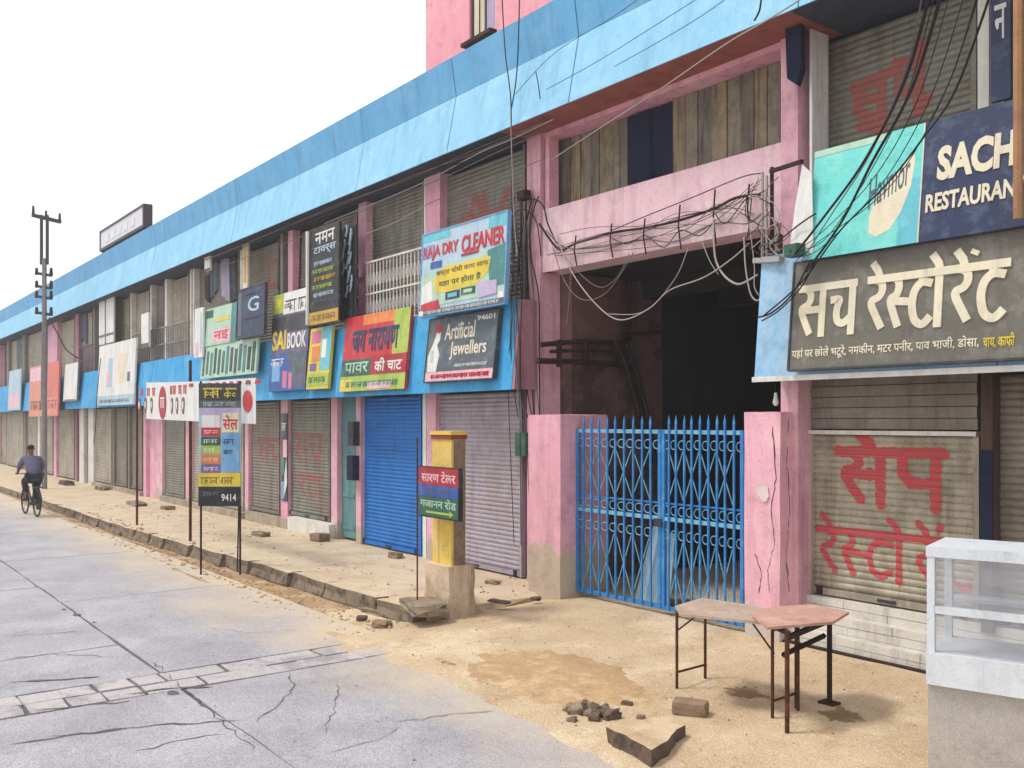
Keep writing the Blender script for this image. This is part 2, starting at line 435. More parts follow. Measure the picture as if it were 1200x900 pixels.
sheet('dirt_verge', VERGE, -30, -10.8, 4.2, 6.2, .12, .1, zdirt, kind='structure')
sheet('dirt_apron', DIRT, -10.8, 3, 3.8, 8.2, .09, .09, zdirt, kind='structure')
# damp earth with a ragged outline lying on the mound
mm = MB(); nr, na = 9, 96
mm.v.append((-6.5,5.45,zdirt(-6.5,5.45)+.006))
for i in range(1, nr+1):
    for a in range(na):
        an = 6.2832*a/na
        rr = i/nr*(1+.22*mn.noise(Vector((math.cos(an)*1.7, math.sin(an)*1.7, 2.2)))+(.16*mn.noise(Vector((math.cos(an)*7, math.sin(an)*7, 4)))+.1*mn.noise(Vector((math.cos(an)*19, math.sin(an)*19, 4))))*(i/nr)**2)
        x = -6.5+1.02*rr*math.cos(an); y = 5.42+.56*rr*math.sin(an)
        mm.v.append((x, y, zdirt(x,y)+(.012*(1-i/nr)**.5+.006*mn.noise(Vector((x*9,y*9,1))) if i < nr else -.004)+.003))
for a in range(na): mm.f.append((0, 1+a, 1+(a+1)%na))
for i in range(nr-1):
    for a in range(na):
        b = (a+1) % na
        mm.f.append((1+i*na+a, 1+(i+1)*na+a, 1+(i+1)*na+b, 1+i*na+b))
tag(mm.build('earth_patch', DIRTD, smooth=True), label='patch of dug-up damp brown earth on the sandy ground', cat='earth patch', kind='stuff')

# raised pavement
def pz(x, y): return .008*mn.noise(Vector((x*.7,y*1.1,7)))+.003*mn.noise(Vector((x*4,y*4,7)))
mm = MB(); xs = []; x = -160
while x < PAVE_END: xs.append(x); x += 4 if x < -50 else .35
xs.append(PAVE_END); ny = 14
for x in xs:
    ye = yedge(x)+.12
    for j in range(ny):
        y = ye+(8.3-ye)*j/(ny-1); mm.v.append((x+(0.12*mn.noise(Vector((y*2,0,0))) if x == PAVE_END else 0), y, pz(x,y) - (.03 if x == PAVE_END and y > 6.3 else 0)))
    mm.v.append((x, ye, -.29))
n = ny+1
for i in range(len(xs)-1):
    for j in range(ny-1): mm.f.append((i*n+j,(i+1)*n+j,(i+1)*n+j+1,i*n+j+1))
    mm.f.append((i*n, i*n+ny, (i+1)*n+ny, (i+1)*n))
k = (len(xs)-1)*n
mm.f.append(tuple([k+ny]+[k+j for j in range(ny)]))
pav = mm.build('pavement', PAVE, smooth=False); tag(pav, kind='structure')
# kerb stones, each crumbled in its own way
x = PAVE_END-.05
while x > -75:
    l = random.uniform(.8,1.5) if x > -40 else 2.5
    ye = yedge(x-l/2)
    bm = bmesh.new()
    g = bmesh.ops.create_cube(bm, size=1.0)
    bmesh.ops.subdivide_edges(bm, edges=bm.edges, cuts=2 if x > -30 else 1, use_grid_fill=True)
    h = random.uniform(.255,.275)
    for v in bm.verts:
        v.co.x *= l*.97; v.co.y *= .3; v.co.z *= h
        s_ = .018
        v.co += Vector((.3*random.uniform(-s_,s_), random.uniform(-s_,s_)-.015, .45*random.uniform(-s_,s_)))
        if v.co.y < 0 and v.co.z < 0: v.co.y -= random.uniform(0,.05)
    me = bpy.data.meshes.new('kerb_stone'); bm.to_mesh(me); bm.free()
    me.materials.append(KERBM); me.materials.append(PAVE)
    for p_ in me.polygons:
        if p_.normal.z > .75: p_.material_index = 1
    o = link('kerb_stone', me, None, pav, loc=(x-l/2, ye+.1, -h/2+random.uniform(-.008,.003)))
    o.rotation_euler = (random.uniform(-.015,.015), 0, random.uniform(-.015,.015))
    x -= l+random.uniform(-.01,.02)

def gravel(name, n, area, mt, seed, smin=.006, smax=.022, lab=None):
    rnd = random.Random(seed); mm = MB()
    for i in range(n):
        x, y = area(rnd); z = zdirt(x, y)
        if x < PAVE_END and y > yedge(x): z = pz(x, y)
        elif y < 5.0: z = max(z, -.15)
        s_ = smin+(smax-smin)*rnd.random()**3
        n0 = len(mm.v)
        for dx, dy, dz in ((1,0,0),(0,1,0),(-1,0,0),(0,-1,0),(0,0,1),(0,0,-1)):
            k = s_*rnd.uniform(.6,1.3); mm.v.append((x+dx*k, y+dy*k, z+dz*k*.7+s_*.2))
        for f in ((0,1,4),(1,2,4),(2,3,4),(3,0,4),(1,0,5),(2,1,5),(3,2,5),(0,3,5)): mm.f.append(tuple(n0+q for q in f))
    return tag(mm.build(name, mt), lab, 'gravel', kind='stuff')
def rock(name, mt, loc, size, rot, label, cat, group=None, seed=0, cuts=2, rough=.18):
    rnd = random.Random(seed)
    bm = bmesh.new(); bmesh.ops.create_cube(bm, size=1.0)
    bmesh.ops.subdivide_edges(bm, edges=bm.edges, cuts=cuts, use_grid_fill=True)
    for v in bm.verts:
        v.co += Vector((rnd.uniform(-1,1), rnd.uniform(-1,1), rnd.uniform(-1,1)))*rough/ (1+cuts)
        l = v.co.length
        v.co *= 1 - .22*max(0, l-.6)
        v.co.x *= size[0]; v.co.y *= size[1]; v.co.z *= size[2]
    me = bpy.data.meshes.new(name); bm.to_mesh(me); bm.free()
    o = link(name, me, mt, loc=loc); o.rotation_euler = rot
    return tag(o, label, cat, group)
def on(px, py, z0=-.12, lift=0.0):
    q = G(px, py, z0); z = zdirt(q.x, q.y) if q.x > PAVE_END or q.y < yedge(q.x) else pz(q.x, q.y)
    q = G(px, py, z); return Vector((q.x, q.y, z+lift))
# broken slab near the bottom of the picture
pts = [(709,851),(766,879),(803,850),(782,838)]
top = [G(px,py,-.02) for px,py in pts]
cen = sum(top, Vector())/4
ring = []
for i in range(4):
    a, b = top[i], top[(i+1)%4]
    for k in range(5):
        q = a.lerp(b, k/5); ring.append(q + Vector((random.uniform(-.015,.015), random.uniform(-.015,.015), random.uniform(-.004,.004))))
bot = [q.lerp(cen, -.02 if i % 3 else .06) - Vector((0,0,.15)) for i, q in enumerate(ring)]
SLABM = mat('sandy_slab', (196,172,138), (170,142,110), bump=0.5, bscale=16, blotch=(214,196,166), blotch_amt=.5)
sb = MB().hull(bot, ring).build('concrete_slab', SLABM); sb.data.materials.append(DSTONE)
for p in sb.data.polygons:
    if abs(p.normal.z) < .6: p.material_index = 1
tag(sb, 'broken flat concrete slab with dark ragged edges in the sand near the table', 'slab')
q = on(809,836,-.12,.05); rock('brick', BRICK, q, (.27,.14,.1), (0.05,0,math.radians(28)), 'loose brown brick lying between the broken slab and the table legs', 'brick', seed=3, rough=.08)
rd = random.Random(4)
for i in range(13):
    px = 668+ i*3.9 + rd.uniform(-3,3); py = 835 + 9*math.sin(i*1.7)*.8 + rd.uniform(-3,3)
    s_ = rd.uniform(.05,.1)
    rock('rubble_stone', rd.choice([DSTONE, BRICK, STONE, DSTONE]), on(px,py,-.12,s_*.22), (s_*1.3,s_,s_*.75), (rd.uniform(-.5,.5),rd.uniform(-.5,.5),rd.uniform(0,3)),
         'small dark broken stone in the rubble heap left of the concrete slab', 'stone', 'rubble stones heaped beside the slab', seed=i, rough=.4)
for i, (px, py, sx, sy, sz, a, lab) in enumerate((
    (452,718,.62,.34,.06,.1,'flat pale paving fragment broken off the end of the kerb'),
    (497,716,.55,.42,.13,-.2,'grey concrete block beside the foot of the yellow pillar'),
    (447,734,.2,.14,.07,.5,'brown brick fragment below the broken kerb end'),
    (424,726,.12,.1,.05,.9,'little reddish lump of rubble in the dirt near the kerb end'),
    (577,684,.2,.12,.05,.3,'dark stone in front of the lilac shutter'),
    (464,654,.22,.14,.1,.2,'dark brick standing in front of the blue shutter'),
    (585,706,.3,.1,.03,.2,'flat dark scrap on the sand below the lilac shutter'),
    (306,628,.42,.2,.09,.1,'long dark stone on the pavement behind the standing poster'),
    (375,634,.3,.24,.16,.1,'dark concrete block at the corner of the pink pillar'),
    (628,703,.12,.08,.04,.2,'small stone at the foot of the peeling gate pillar'),
    (160,592,.9,.3,.1,.0,'low heap of grey rubble on the pavement by the pink doorway'),
    (197,597,.4,.25,.1,.0,'tan stone in front of the shutter behind the white banner'),
    (78,568,1.0,.3,.16,.0,'dark heap of bricks against the far shutters'),
    (120,574,.7,.3,.12,.0,'brown stones under the far grey shutter'),
    (751,842,.06,.05,.03,.4,'pebble on the broken concrete slab'),
    (735,826,.09,.05,.03,.4,'small flat pebble in the sand above the slab'))):
    rock('stone', [DSTONE, STONE, BRICK][i % 3] if i not in (0,1) else STONE, on(px,py,0 if py<700 else -.1,sz*.4), (sx,sy,sz), (0,0,a), lab, 'stone', seed=20+i, rough=.25)

gravel('gravel', 1500, lambda r: (r.uniform(-24,-9.2), r.gauss(5.2,.2)), VERGE, 1, .008, .035, 'scattered grit and little stones along the brown verge beside the kerb')
gravel('gravel', 700, lambda r: (r.uniform(-9.6,-3.4), 4.6+3.3*r.random()**1.2), STONE, 2, .003, .013, 'scattered dark grit on the sandy ground before the gate')
gravel('gravel', 500, lambda r: (r.uniform(-26,-9.5), r.uniform(5.9,7.9)), STONE, 3, .006, .025, 'loose grit on the dusty pavement before the shutters')
gravel('gravel', 140, lambda r: (r.uniform(-12,-4), 5-2.5*r.random()**2), STONE, 4, .003, .012, 'fine grit strewn on the concrete road')

EARTH_DK = mat('dark_brown_earth', (150,120,90), (122,96,70), scale=5, blotch=(186,158,122), blotch_amt=.8, bl_scale=6, bump=.6, bscale=12, fine=.3)
def damp(px, py, rx, ry, seed, lab):  # thin dark brown patch with a ragged outline, laid on the sand
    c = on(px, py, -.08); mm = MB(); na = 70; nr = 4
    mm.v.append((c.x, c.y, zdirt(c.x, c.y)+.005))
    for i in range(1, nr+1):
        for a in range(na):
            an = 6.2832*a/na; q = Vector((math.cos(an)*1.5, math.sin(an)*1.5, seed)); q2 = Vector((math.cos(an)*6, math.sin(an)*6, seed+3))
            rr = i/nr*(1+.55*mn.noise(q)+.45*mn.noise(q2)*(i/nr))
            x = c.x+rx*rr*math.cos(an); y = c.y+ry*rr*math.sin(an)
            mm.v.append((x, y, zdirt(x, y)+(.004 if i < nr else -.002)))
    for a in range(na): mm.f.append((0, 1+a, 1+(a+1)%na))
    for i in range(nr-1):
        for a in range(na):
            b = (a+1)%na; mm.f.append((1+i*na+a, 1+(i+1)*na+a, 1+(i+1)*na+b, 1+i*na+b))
    tag(mm.build('earth_patch', EARTH_DK), label=lab, cat='earth patch', kind='stuff')
damp(872, 812, .2, .13, 2.0, 'dark brown patch on the sand between the two table leg frames')
damp(985, 838, .2, .14, 5.0, 'dark brown patch round the foot of the thick table leg')
damp(700, 800, .32, .06, 8.0, 'dark ragged streak along the lower rim of the dug earth')
damp(655, 770, .3, .05, 9.5, 'dark ragged streak along the upper rim of the dug earth')
damp(520, 775, .16, .05, 11.0, 'small dark scrape in the sand beyond the road edge')
for pts_, wd_ in (([(12,800),(60,797),(120,792)],.03), ([(150,812),(210,806),(250,804)],.03), ([(40,833),(90,828),(150,822)],.03), ([(150,852),(110,858),(60,862)],.012)):
    crack([gp(*q) for q in pts_], wd_)
# ------------------------------------------------------------------ the market building
B = empty('market_building', (-12,7.9,0), label='long two-storey pink market building with blue roof fascia and closed shutters', cat='building')
def bpart(name, mt, mb, smooth=False):
    o = mb.build(name, mt, None, smooth); o.parent = B; o.matrix_parent_inverse = Matrix.Translation((12,-7.9,0)); return o
def bbox(name, mt, *b): return bpart(name, mt, MB().box(*b))
XL, XR = -78.0, 3.0
GX0, GX1 = -9.84, -5.95        # gate passage
PAS = -9.62                    # left wall plane of passage
# body
bbox('wall', WALLG, XL, 8.26, 0, -10.0, 9.3, 3.62)
bbox('wall', WALLG, XL, 8.62, 3.81, GX0-.02, 9.5, 6.05)
bbox('wall', WALLG, -5.74, 8.36, 0, XR, 9.3, 3.62)
bbox('wall', WALLG, -5.76, 8.56, 3.81, XR, 9.5, 6.05)
bbox('floor_slab', SOFFIT, XL, 7.7, 3.62, -10.125, 9.3, 3.8)
bbox('floor_slab', SOFFIT, -5.74, 7.7, 3.62, XR, 9.3, 3.8)
bbox('roof_slab', SOFFIT, XL, 7.62, 6.09, XR, 20, 6.3)
bbox('soffit', SOFFIT, XL, 7.44, 6.066, -10.14, 8.6, 6.088)
bbox('soffit', RED, -10.135, 7.44, 6.064, -5.5, 8.3, 6.088)
bbox('soffit', SOFFIT, -5.495, 7.44, 6.066, XR, 8.6, 6.088)
# roof fascia in panels: lower leaning part and upper parapet
x = -9.0; edges = [XR, .6, -2.4, -5.4, -8.7, -11.4, -14.2, -17.0]
while edges[-1] > XL: edges.append(edges[-1]-3.0)
for a, b in zip(edges[1:], edges[:-1]):
    j = random.uniform(-.006,.006)
    bpart('fascia_panel', BLUE_LO, MB().extx([(7.42+j,6.07),(7.585+j,6.915),(7.66,6.915),(7.60,6.07)], a+.008, b-.008))
    bpart('parapet_panel', BLUE_HI, MB().extx([(7.588+j,6.922),(7.50+j,7.47+j),(7.68,7.47+j),(7.68,6.922)], a+.008, b-.008))
bbox('parapet', BLUE_HI, XL, 7.69, 6.3, XR, 7.8, 7.44)
# canopy fascia over the ground floor shops (two runs, either side of the gate passage)
CB, CTp = (7.5, 2.615), (7.62, 3.83)
def canopy(x0, x1, endmat_left=None, pale=False):
    es = [x1]
    while es[-1] > x0+.01: es.append(max(x0, es[-1]-random.choice([2.6,3.0,3.3])))
    for a, b in zip(es[1:], es[:-1]):
        bpart('canopy_panel', BLUE_P if pale else BLUE_C, MB().extx([CB,CTp,(7.69,3.83),(7.62,2.615)], a+.006, b-.006))
    bpart('canopy_soffit', SOFFIT, MB().box(x0+.01,7.625,2.64,x1-.01,8.25,2.70))
canopy(XL, -9.95)
bpart('canopy_end', MAUVE, MB().extx([(7.505,2.62),(7.622,3.82),(7.895,3.82),(7.895,2.62)], -9.948, -9.90))
canopy(-5.97, XR, pale=True)
bpart('canopy_lip', C['white'], MB().extx([(7.47,2.58),(7.47,2.63),(7.50,2.63),(7.50,2.58)], -5.97, XR))
# pillars
def pillar(px0, px1, z0, z1, mt=PINK, Y=7.9, dep=.34, name='pillar'):
    return bbox(name, mt, XP(px0,Y), Y, z0, XP(px1,Y), Y+dep, z1)
bbox('gate_column', PINK, -10.13, 7.9, 0, GX0, 8.25, 6.06)
bbox('gate_column', PINK, GX1, 7.9, 0, -5.745, 8.35, 6.06)
bbox('column_rib', PINKUP, -9.80, 7.955, 4.19, -9.72, 8.12, 6.06)
for px0, px1, mt in ((500,511,PINK),(417,423,PINK),(388,395,PINK),(329,337,PINKUP),(287,291,PINK),(217.5,223.5,PINK),(183,190,PINK),(168,171,PINKUP),
                     (150,151.5,WALLG),(132,133.5,WALLG),(103.5,109.5,WHITEP),(93,98,WHITEP),(88,90,MAUVE),(63,66,PINKUP),(44,46.5,WHITEP),(28,30,WALLG)):
    pillar(px0, px1, 0, 3.62, mt)
pillar(495.3,499.2,0,2.64,C['white'],7.93,.2,'door_frame')
for px0, px1, mt in ((498.5,515.5,PINKUP),(420,428.5,PINKUP),(337.5,343,PINKUP),(328.5,331.5,WALLG),(281,284,WHITEP),(222.5,224.2,WHITEP),(226,227.6,WHITEP),(193,195.6,WHITEP),
                     (176,177.6,WHITEP),(152.8,154,WHITEP),(135,136.5,WALLG),(109,111,WALLG),(88,92,MAUVE),(56,67,PINKUP),(26,29,WALLG),(8,10,WALLG)):
    pillar(px0, px1, 3.81, 6.064, mt)
bbox('column_edge', C['white'], XP(496.6,7.9), 7.905, 3.81, XP(498.3,7.9), 8.2, 6.06)
bbox('column_edge', C['white'], XP(946.5,7.9), 7.93, 3.9, XP(949.5,7.9), 8.2, 6.06)
# ---- rolling shutters
PITCH = .066
def slat_profile(z=0.0, p=PITCH, n=4, dep=.015):
    return [(-dep*math.sin(math.pi*(k/n))**.8 if 0 < k < n else 0.0, z+p*k/n) for k in range(n+1)]
def shutter(px0, px1, z0, z1, mt, Y=7.985, indiv=False, label=None, bar=True, w=None):
    x0, x1 = w if w else (XP(px0,Y), XP(px1,Y))
    mb = MB()
    mb.box(x0, Y-.03, z0, x0+.05, Y+.05, z1); mb.box(x1-.05, Y-.03, z0, x1, Y+.05, z1)
    if bar: mb.box(x0+.05, Y-.035, z0+.01, x1-.05, Y+.02, z0+.075)
    n = int((z1-z0-.08)/PITCH)
    if not indiv:
        prof = []
        for k in range(n): prof += slat_profile(z0+.08+k*PITCH)[:-1]
        prof.append((0, z0+.08+n*PITCH))
        prof = [(Y+y, z) for y, z in prof]
        for (ya, za), (yb, zb) in zip(prof[:-1], prof[1:]):
            k = len(mb.v); mb.v += [(x0+.04,ya,za),(x1-.04,ya,za),(x1-.04,yb,zb),(x0+.04,yb,zb)]; mb.f.append((k,k+1,k+2,k+3))
    sh = bpart('shutter', mt, mb)
    if label: sh['label'] = label
    if indiv and bar and z0 < 1:
        xm = (x0+x1)/2
        MB().box(xm-.09,Y-.06,z0+.03,xm+.09,Y-.036,z0+.055).build('handle', DGREY, sh)
        for q in (x0+.1, x1-.16): MB().box(q,Y-.055,z0+.015,q+.06,Y-.036,z0+.09).build('lock', RUSTD, sh)
    if indiv:
        pr = slat_profile(0)+[(.006,PITCH-.002),(.006,.002)]
        sm = MB().extx(pr, 0, x1-x0-.09).mesh('slat'); sm.materials.append(mt)
        for k in range(n):
            o = bpy.data.objects.new('slat', sm); COL.objects.link(o); o.parent = sh
            o.location = (x0+.045+random.uniform(-.002,.002), Y+random.uniform(-.0015,.0015), z0+.08+k*PITCH)
            o.rotation_euler = (random.uniform(-.03,.03), random.uniform(-.0006,.0006), random.uniform(-.0006,.0006))
    return sh, x0, x1
SPAINT = flat('faded_red_paint', (192,74,80), rough=.7)
SPAINT2 = flat('ghost_red_paint', (168,92,84), rough=.8)
def paint_on(sh, strokes, wd, x0, z0, sx, sz, Y, zs, mt, seed=0, gap=.18):
    """brushed lettering that only sits on the crowns of the slats"""
    rnd = random.Random(seed)
    segs = []
    for st in strokes:
        for a, b in zip(st[:-1], st[1:]):
            segs.append((x0+a[0]*sx, z0+a[1]*sz, x0+b[0]*sx, z0+b[1]*sz))
    xa = min(min(s[0],s[2]) for s in segs)-wd; xb = max(max(s[0],s[2]) for s in segs)+wd
    za = min(min(s[1],s[3]) for s in segs)-wd; zb = max(max(s[1],s[3]) for s in segs)+wd
    mb = MB(); k = int((za-zs)/PITCH)
    tb_ = [gap, .3, .42, .54, .66, .78, 1-gap*.9]
    while zs+k*PITCH < zb:
        for t0, t1 in zip(tb_[:-1], tb_[1:]):
            zz = zs+(k+(t0+t1)/2)*PITCH; run = None; x = xa
            while x <= xb+.02:
                ins = False
                for ax, az, bx, bz in segs:
                    dx, dz = bx-ax, bz-az; t_ = max(0, min(1, ((x-ax)*dx+(zz-az)*dz)/(dx*dx+dz*dz+1e-9)))
                    if (x-ax-t_*dx)**2 + (zz-az-t_*dz)**2 < (wd/2*(1+.25*mn.noise(Vector((x*14, zz*14, seed)))))**2: ins = True; break
                if ins and run is None: run = x
                if not ins and run is not None:
                    a_ = run+rnd.uniform(-.004,.004); b_ = x+rnd.uniform(-.004,.004); n0 = len(mb.v)
                    for tt in (t0, t1):
                        yy = Y-.015*math.sin(math.pi*tt)**.8-.0025
                        mb.v += [(a_, yy, zs+(k+tt)*PITCH), (b_, yy, zs+(k+tt)*PITCH)]
                    mb.f.append((n0, n0+1, n0+3, n0+2)); run = None
                x += .008
        k += 1
    o = mb.build('painted_lettering', mt, None); o.parent = sh; return o
# Devanagari letters as strokes in a unit cell (headline at 1, foot at 0)
RA = [[(.30,1),(.62,.93),(.68,.78),(.52,.66),(.22,.60),(.20,.50),(.42,.30),(.72,.05)]]
RAn = [[(x*.62,z) for x,z in RA[0]]]
GL = {
 'sa': RAn+[[(.22,.55),(.86,.55)],[(.86,1),(.86,-.02)]],
 'cha': [[(.10,.70),(.42,.70),(.34,.52),(.36,.30),(.56,.22),(.84,.34)],[(.86,1),(.86,-.02)]],
 'ra': RA,
 'hsa': RAn+[[(.22,.55),(.95,.50)]],
 'tta': [[(.50,1),(.50,.84)],[(.88,.80),(.50,.84),(.22,.70),(.14,.44),(.26,.16),(.56,.06),(.86,.20)]],
 'pa': [[(.2,1),(.2,.62),(.34,.42),(.84,.44)],[(.86,1),(.86,-.02)]],
 'aa': [[(.5,1),(.5,-.02)]],
 'e': [[(.62,1),(.50,1.16),(.18,1.34)]],
 'dot': [[(.40,1.22),(.60,1.30)]],
}
def word(layout, headline=True):
    """layout: (glyph, x0, width) -> strokes"""
    out = []; xa = 9; xb = -9
    for g, x0, w_ in layout:
        for st in GL[g]: out.append([(x0+x*w_, z) for x, z in st])
        if g not in ('e','dot'): xa = min(xa, x0); xb = max(xb, x0+w_)
    if headline: out.append([(xa-.02,1),(xb+.02,1)])
    return out
W1 = [('sa',0,.82),('cha',.86,.8)]
W2 = [('ra',2.02,.62),('e',2.02,.55),('hsa',2.62,.72),('tta',3.22,.72),('aa',3.78,.5),('e',3.72,.55),('ra',4.36,.62),('e',4.36,.55),('dot',4.78,.3),('tta',5.02,.78)]
BIG = word(W1)+word(W2)

# ground floor, left of the gate
sh, a, b = shutter(512.5,613,0.02,2.64,LILAC,7.985,True,'dented lilac-grey rolling shutter')
sh, a, b = shutter(424,495,0.02,2.64,BLUES,7.985,True,'bright blue rolling shutter')
xa, xb = XP(395.6,8.0), XP(416.5,8.0)
dr = bbox('shop_door', TEAL, xa, 8.0, 0.05, xb, 8.05, 2.64); dr['label'] = 'narrow teal sheet metal door'
for k in range(4):
    MB().box(xa+.03,7.985,.2+k*.6,xb-.03,8.0,.26+k*.6).build('door_rail', TEAL, dr)
sh, a, b = shutter(338,388,.28,2.64,STEEL2,7.985,True)
GH = word([('sa',0,.8),('cha',.85,.8)])
paint_on(sh, GH, .09, a+.35, 1.35, .75, .55, 7.985, .36, SPAINT2, 1)
paint_on(sh, word([('ra',0,.6),('tta',.6,.7),('aa',1.2,.4)]), .08, a+.5, .7, .7, .4, 7.985, .36, SPAINT2, 2)
sh, a, b = shutter(291.5,328.5,.22,2.64,STEEL3,7.985)
paint_on(sh, GH, .08, a+.6, 1.3, .7, .5, 7.985, .30, SPAINT2, 3)
for px0, px1, mt in ((224,286.5,STEEL),(190.5,217,STEEL2),(151.5,167.5,STEEL3),(133.5,149.5,STEEL3),(110.5,131.5,STEEL),(66.5,87.5,STEEL),(46.5,62.5,STEEL),(30,44,STEEL),(8,28,STEEL)):
    shutter(px0,px1,.15 if px0>100 else .05,2.64,mt)
for px0, px1, h in ((291,387.5,.2),(190.5,286.5,.14),(110,167,.12)):
    bbox('threshold', CEM, XP(px0,7.88), 7.80, -.02, XP(px1,7.88), 8.06, h)
bbox('threshold', WHITEP, XP(338,7.8), 7.78, -.02, XP(387,7.8), 8.05, .27)
bbox('wall_panel', PINKUP, XP(171.5,8.0), 8.0, 0, XP(183,8.0), 8.1, 2.64)
bbox('wall_panel', WALLG, XP(98.2,8.0), 8.0, 0, XP(103.4,8.0), 8.1, 2.64)
bbox('door_recess', MAUVE, XP(90.2,8.0), 8.0, 0, XP(93,8.0), 8.1, 2.64)
# upper floor, left
sh, a, b = shutter(515.5,617,3.82,6.06,STEEL2,8.05,True,'weathered green-grey shutter with faded red paint')
paint_on(sh, [[(0,0),(.5,1),(1,.2),(1.5,.9)],[(0,.6),(1.6,.5)],[(.2,.2),(1.4,.1)],[(.8,1),(.8,0)]], .12, a+.6, 4.85, .8, .7, 8.05, 3.9, SPAINT2, 5)
shutter(429,498,3.82,6.06,STEEL2,8.05,True)
shutter(343,420,3.82,6.06,STEEL3,8.05)
sh, a, b = shutter(284,328,3.82,6.06,STEEL3,8.05)
paint_on(sh, [[(0,1),(0,0)],[(.5,1),(.5,0)],[(0,0),(.5,0)],[(0,1),(.5,1)]], .1, a+1.6, 5.1, .9, .5, 8.05, 3.9, SPAINT2, 6)
for px0, px1, mt in ((228,281,STEEL3),(196,222,STEEL),(178,193,STEEL3),(154,176,STEEL),(136,152.5,STEEL),(111,135,STEEL3),(92,109,STEEL),(67,88,STEEL),(29,56,STEEL),(10,26,STEEL)):
    shutter(px0,px1,3.82,6.06,mt,8.05)
# beyond the left edge of the photograph the row simply carries on
for k in range(6):
    x = XP(8,7.9)-3*(k+1)
    if x < XL: break
    bbox('pillar', PINK, x, 7.9, 0, x+.3, 8.24, 3.62); bbox('pillar', PINKUP, x, 7.9, 3.81, x+.3, 8.24, 6.06)
    shutter(0,0,.05,2.64,STEEL,8.08,w=(x+.3,x+3.0)); shutter(0,0,3.82,6.06,STEEL,8.3,w=(x+.3,x+3.0))
# restaurant side
SX0 = XP(950.5,8.15)
sh, a, b = shutter(950.5,1149,.46,2.06,STEEL,8.15,True,'dusty steel shutter painted with red Devanagari words')
bbox('shutter_rail', WHITEP, SX0, 8.07, 2.065, XP(1149,8.15), 8.2, 2.105)
for k in range(5):
    bbox('shutter_housing_board', STEEL3, SX0+.01, 8.12-.012*(k%2), 2.12+k*.105, XP(1149,8.15)-.01, 8.18, 2.12+k*.105+.098)
zs = .54
def pxs(px): return XP(px, 8.13)
# red painted words, first line and second line
w1 = (pxs(1104)-pxs(983))/1.75
paint_on(sh, word([('sa',0,.85),('e',.25,.6),('pa',.95,.8)]), .105, pxs(983), 1.42, w1, .48, 8.15, zs, SPAINT, 7, gap=.06)
w2 = (pxs(1150)-pxs(957))/3.82
paint_on(sh, word([(g, x-2.0, w_) for g, x, w_ in W2]), .062, pxs(957), .70, w2, .42, 8.15, zs, SPAINT, 8, gap=.06)
RSTEEL = mat('smooth_dark_post_paint', (92,72,64), (70,54,48), streak=(40,30,28), streak_amt=.6)
o = bbox('shop_post', RSTEEL, XP(1149.5,8.0), 8.0, 0.4, XP(1163,8.0), 8.2, 2.64)
o = bbox('post_wrap', CLOTH_N, XP(1149.0,7.99), 7.98, .95, XP(1163.6,7.99), 8.0, 1.95)
shutter(1164,1262,.46,2.64,STEEL3,8.15,True)
# three steps of whitewashed brick, each course picked out brick by brick
for s_, (yf, zt) in enumerate(((7.80,.155),(7.93,.31),(8.05,.455))):
    x = SX0-.02; k = 0
    off = .12 if s_ % 2 else 0
    while x < XR-.3:
        L_ = .46 if k or not off else off
        for lv in range(2):
            hz = (zt-.155)+lv*.078
            bbox('brick', TILE, x+.002, yf+random.uniform(-.004,.004), hz+.001, x+L_-.002, yf+.2+(.05 if s_==2 else 0), hz+.074)
        x += L_; k += 1
bbox('step_core', CEM, SX0-.02, 7.9, -.05, XR, 8.3, .14)
bbox('plinth_skirt', RUSTD, SX0-.3, 7.74, -.06, XR, 7.79, .03)
# upper right shutter
sh, a, b = shutter(950,1146,3.9,6.06,STEEL2,8.3,True,'grey slatted shutter with a blurred red word above the turquoise board')
paint_on(sh, [[(0,.9),(1.0,1)],[(.2,.9),(.1,.5),(.45,.3)],[(.7,1),(.7,.0)],[(1.05,1.1),(1.5,1.05)],[(1.1,.9),(1.15,.6),(1.5,.5)],[(1.6,1.3),(1.55,.2),(1.75,.35)],[(.25,.65),(.7,.6)],[(.2,.2),(.6,.1)]],
         .105, XP(1000,8.3), 4.98, .44, .56, 8.3, 3.98, SPAINT2, 9, gap=.1)
bbox('pillar', WHITEP, XP(1147,8.0), 7.98, 3.81, XP(1160,8.0), 8.25, 6.06)
shutter(1163,1262,3.82,6.06,STEEL3,8.3)
# gate bay: lintel, opening with boards, side reveals
bbox('lintel', PINKD, GX0+.01, 7.93, 4.19, GX1-.01, 8.3, 5.03)
bbox('lintel_beam', PINKUP, GX0+.001, 7.95, 6.0, GX1-.001, 8.3, 6.063)
bbox('opening_back', DARKIN, GX0, 8.4, 5.03, GX1, 8.5, 6.06)
xs = [643,655,668,679,690,701,713,725,736]; xs2 = [788,803,817,834,851,867,883,898,913]
for i, (p0, p1) in enumerate(list(zip(xs[:-1],xs[1:]))+list(zip(xs2[:-1],xs2[1:]))):
    j = random.uniform(0,.03)
    if i < 2: j += .0
    o = bbox('board', WOOD[(i*7) % 3], XP(p0,8.2)+.004, 8.2+j, 5.035, XP(p1,8.2)-.004, 8.225+j, 5.995)
for p0, p1, j in ((736,762,0),(762,788,.03)):
    mb = MB(); n = 10; x0, x1 = XP(p0,8.2), XP(p1,8.2)
    fr = [(x0+(x1-x0)*k/n, 8.19+j+.018*math.sin(k*2.1)) for k in range(n+1)]
    bk = [(x, y+.01) for x, y in reversed(fr)]
    mb.hull([(x,y,5.035) for x,y in fr+bk], [(x,y,5.98) for x,y in fr+bk])
    bpart('cloth_panel', CLOTH_N, mb)
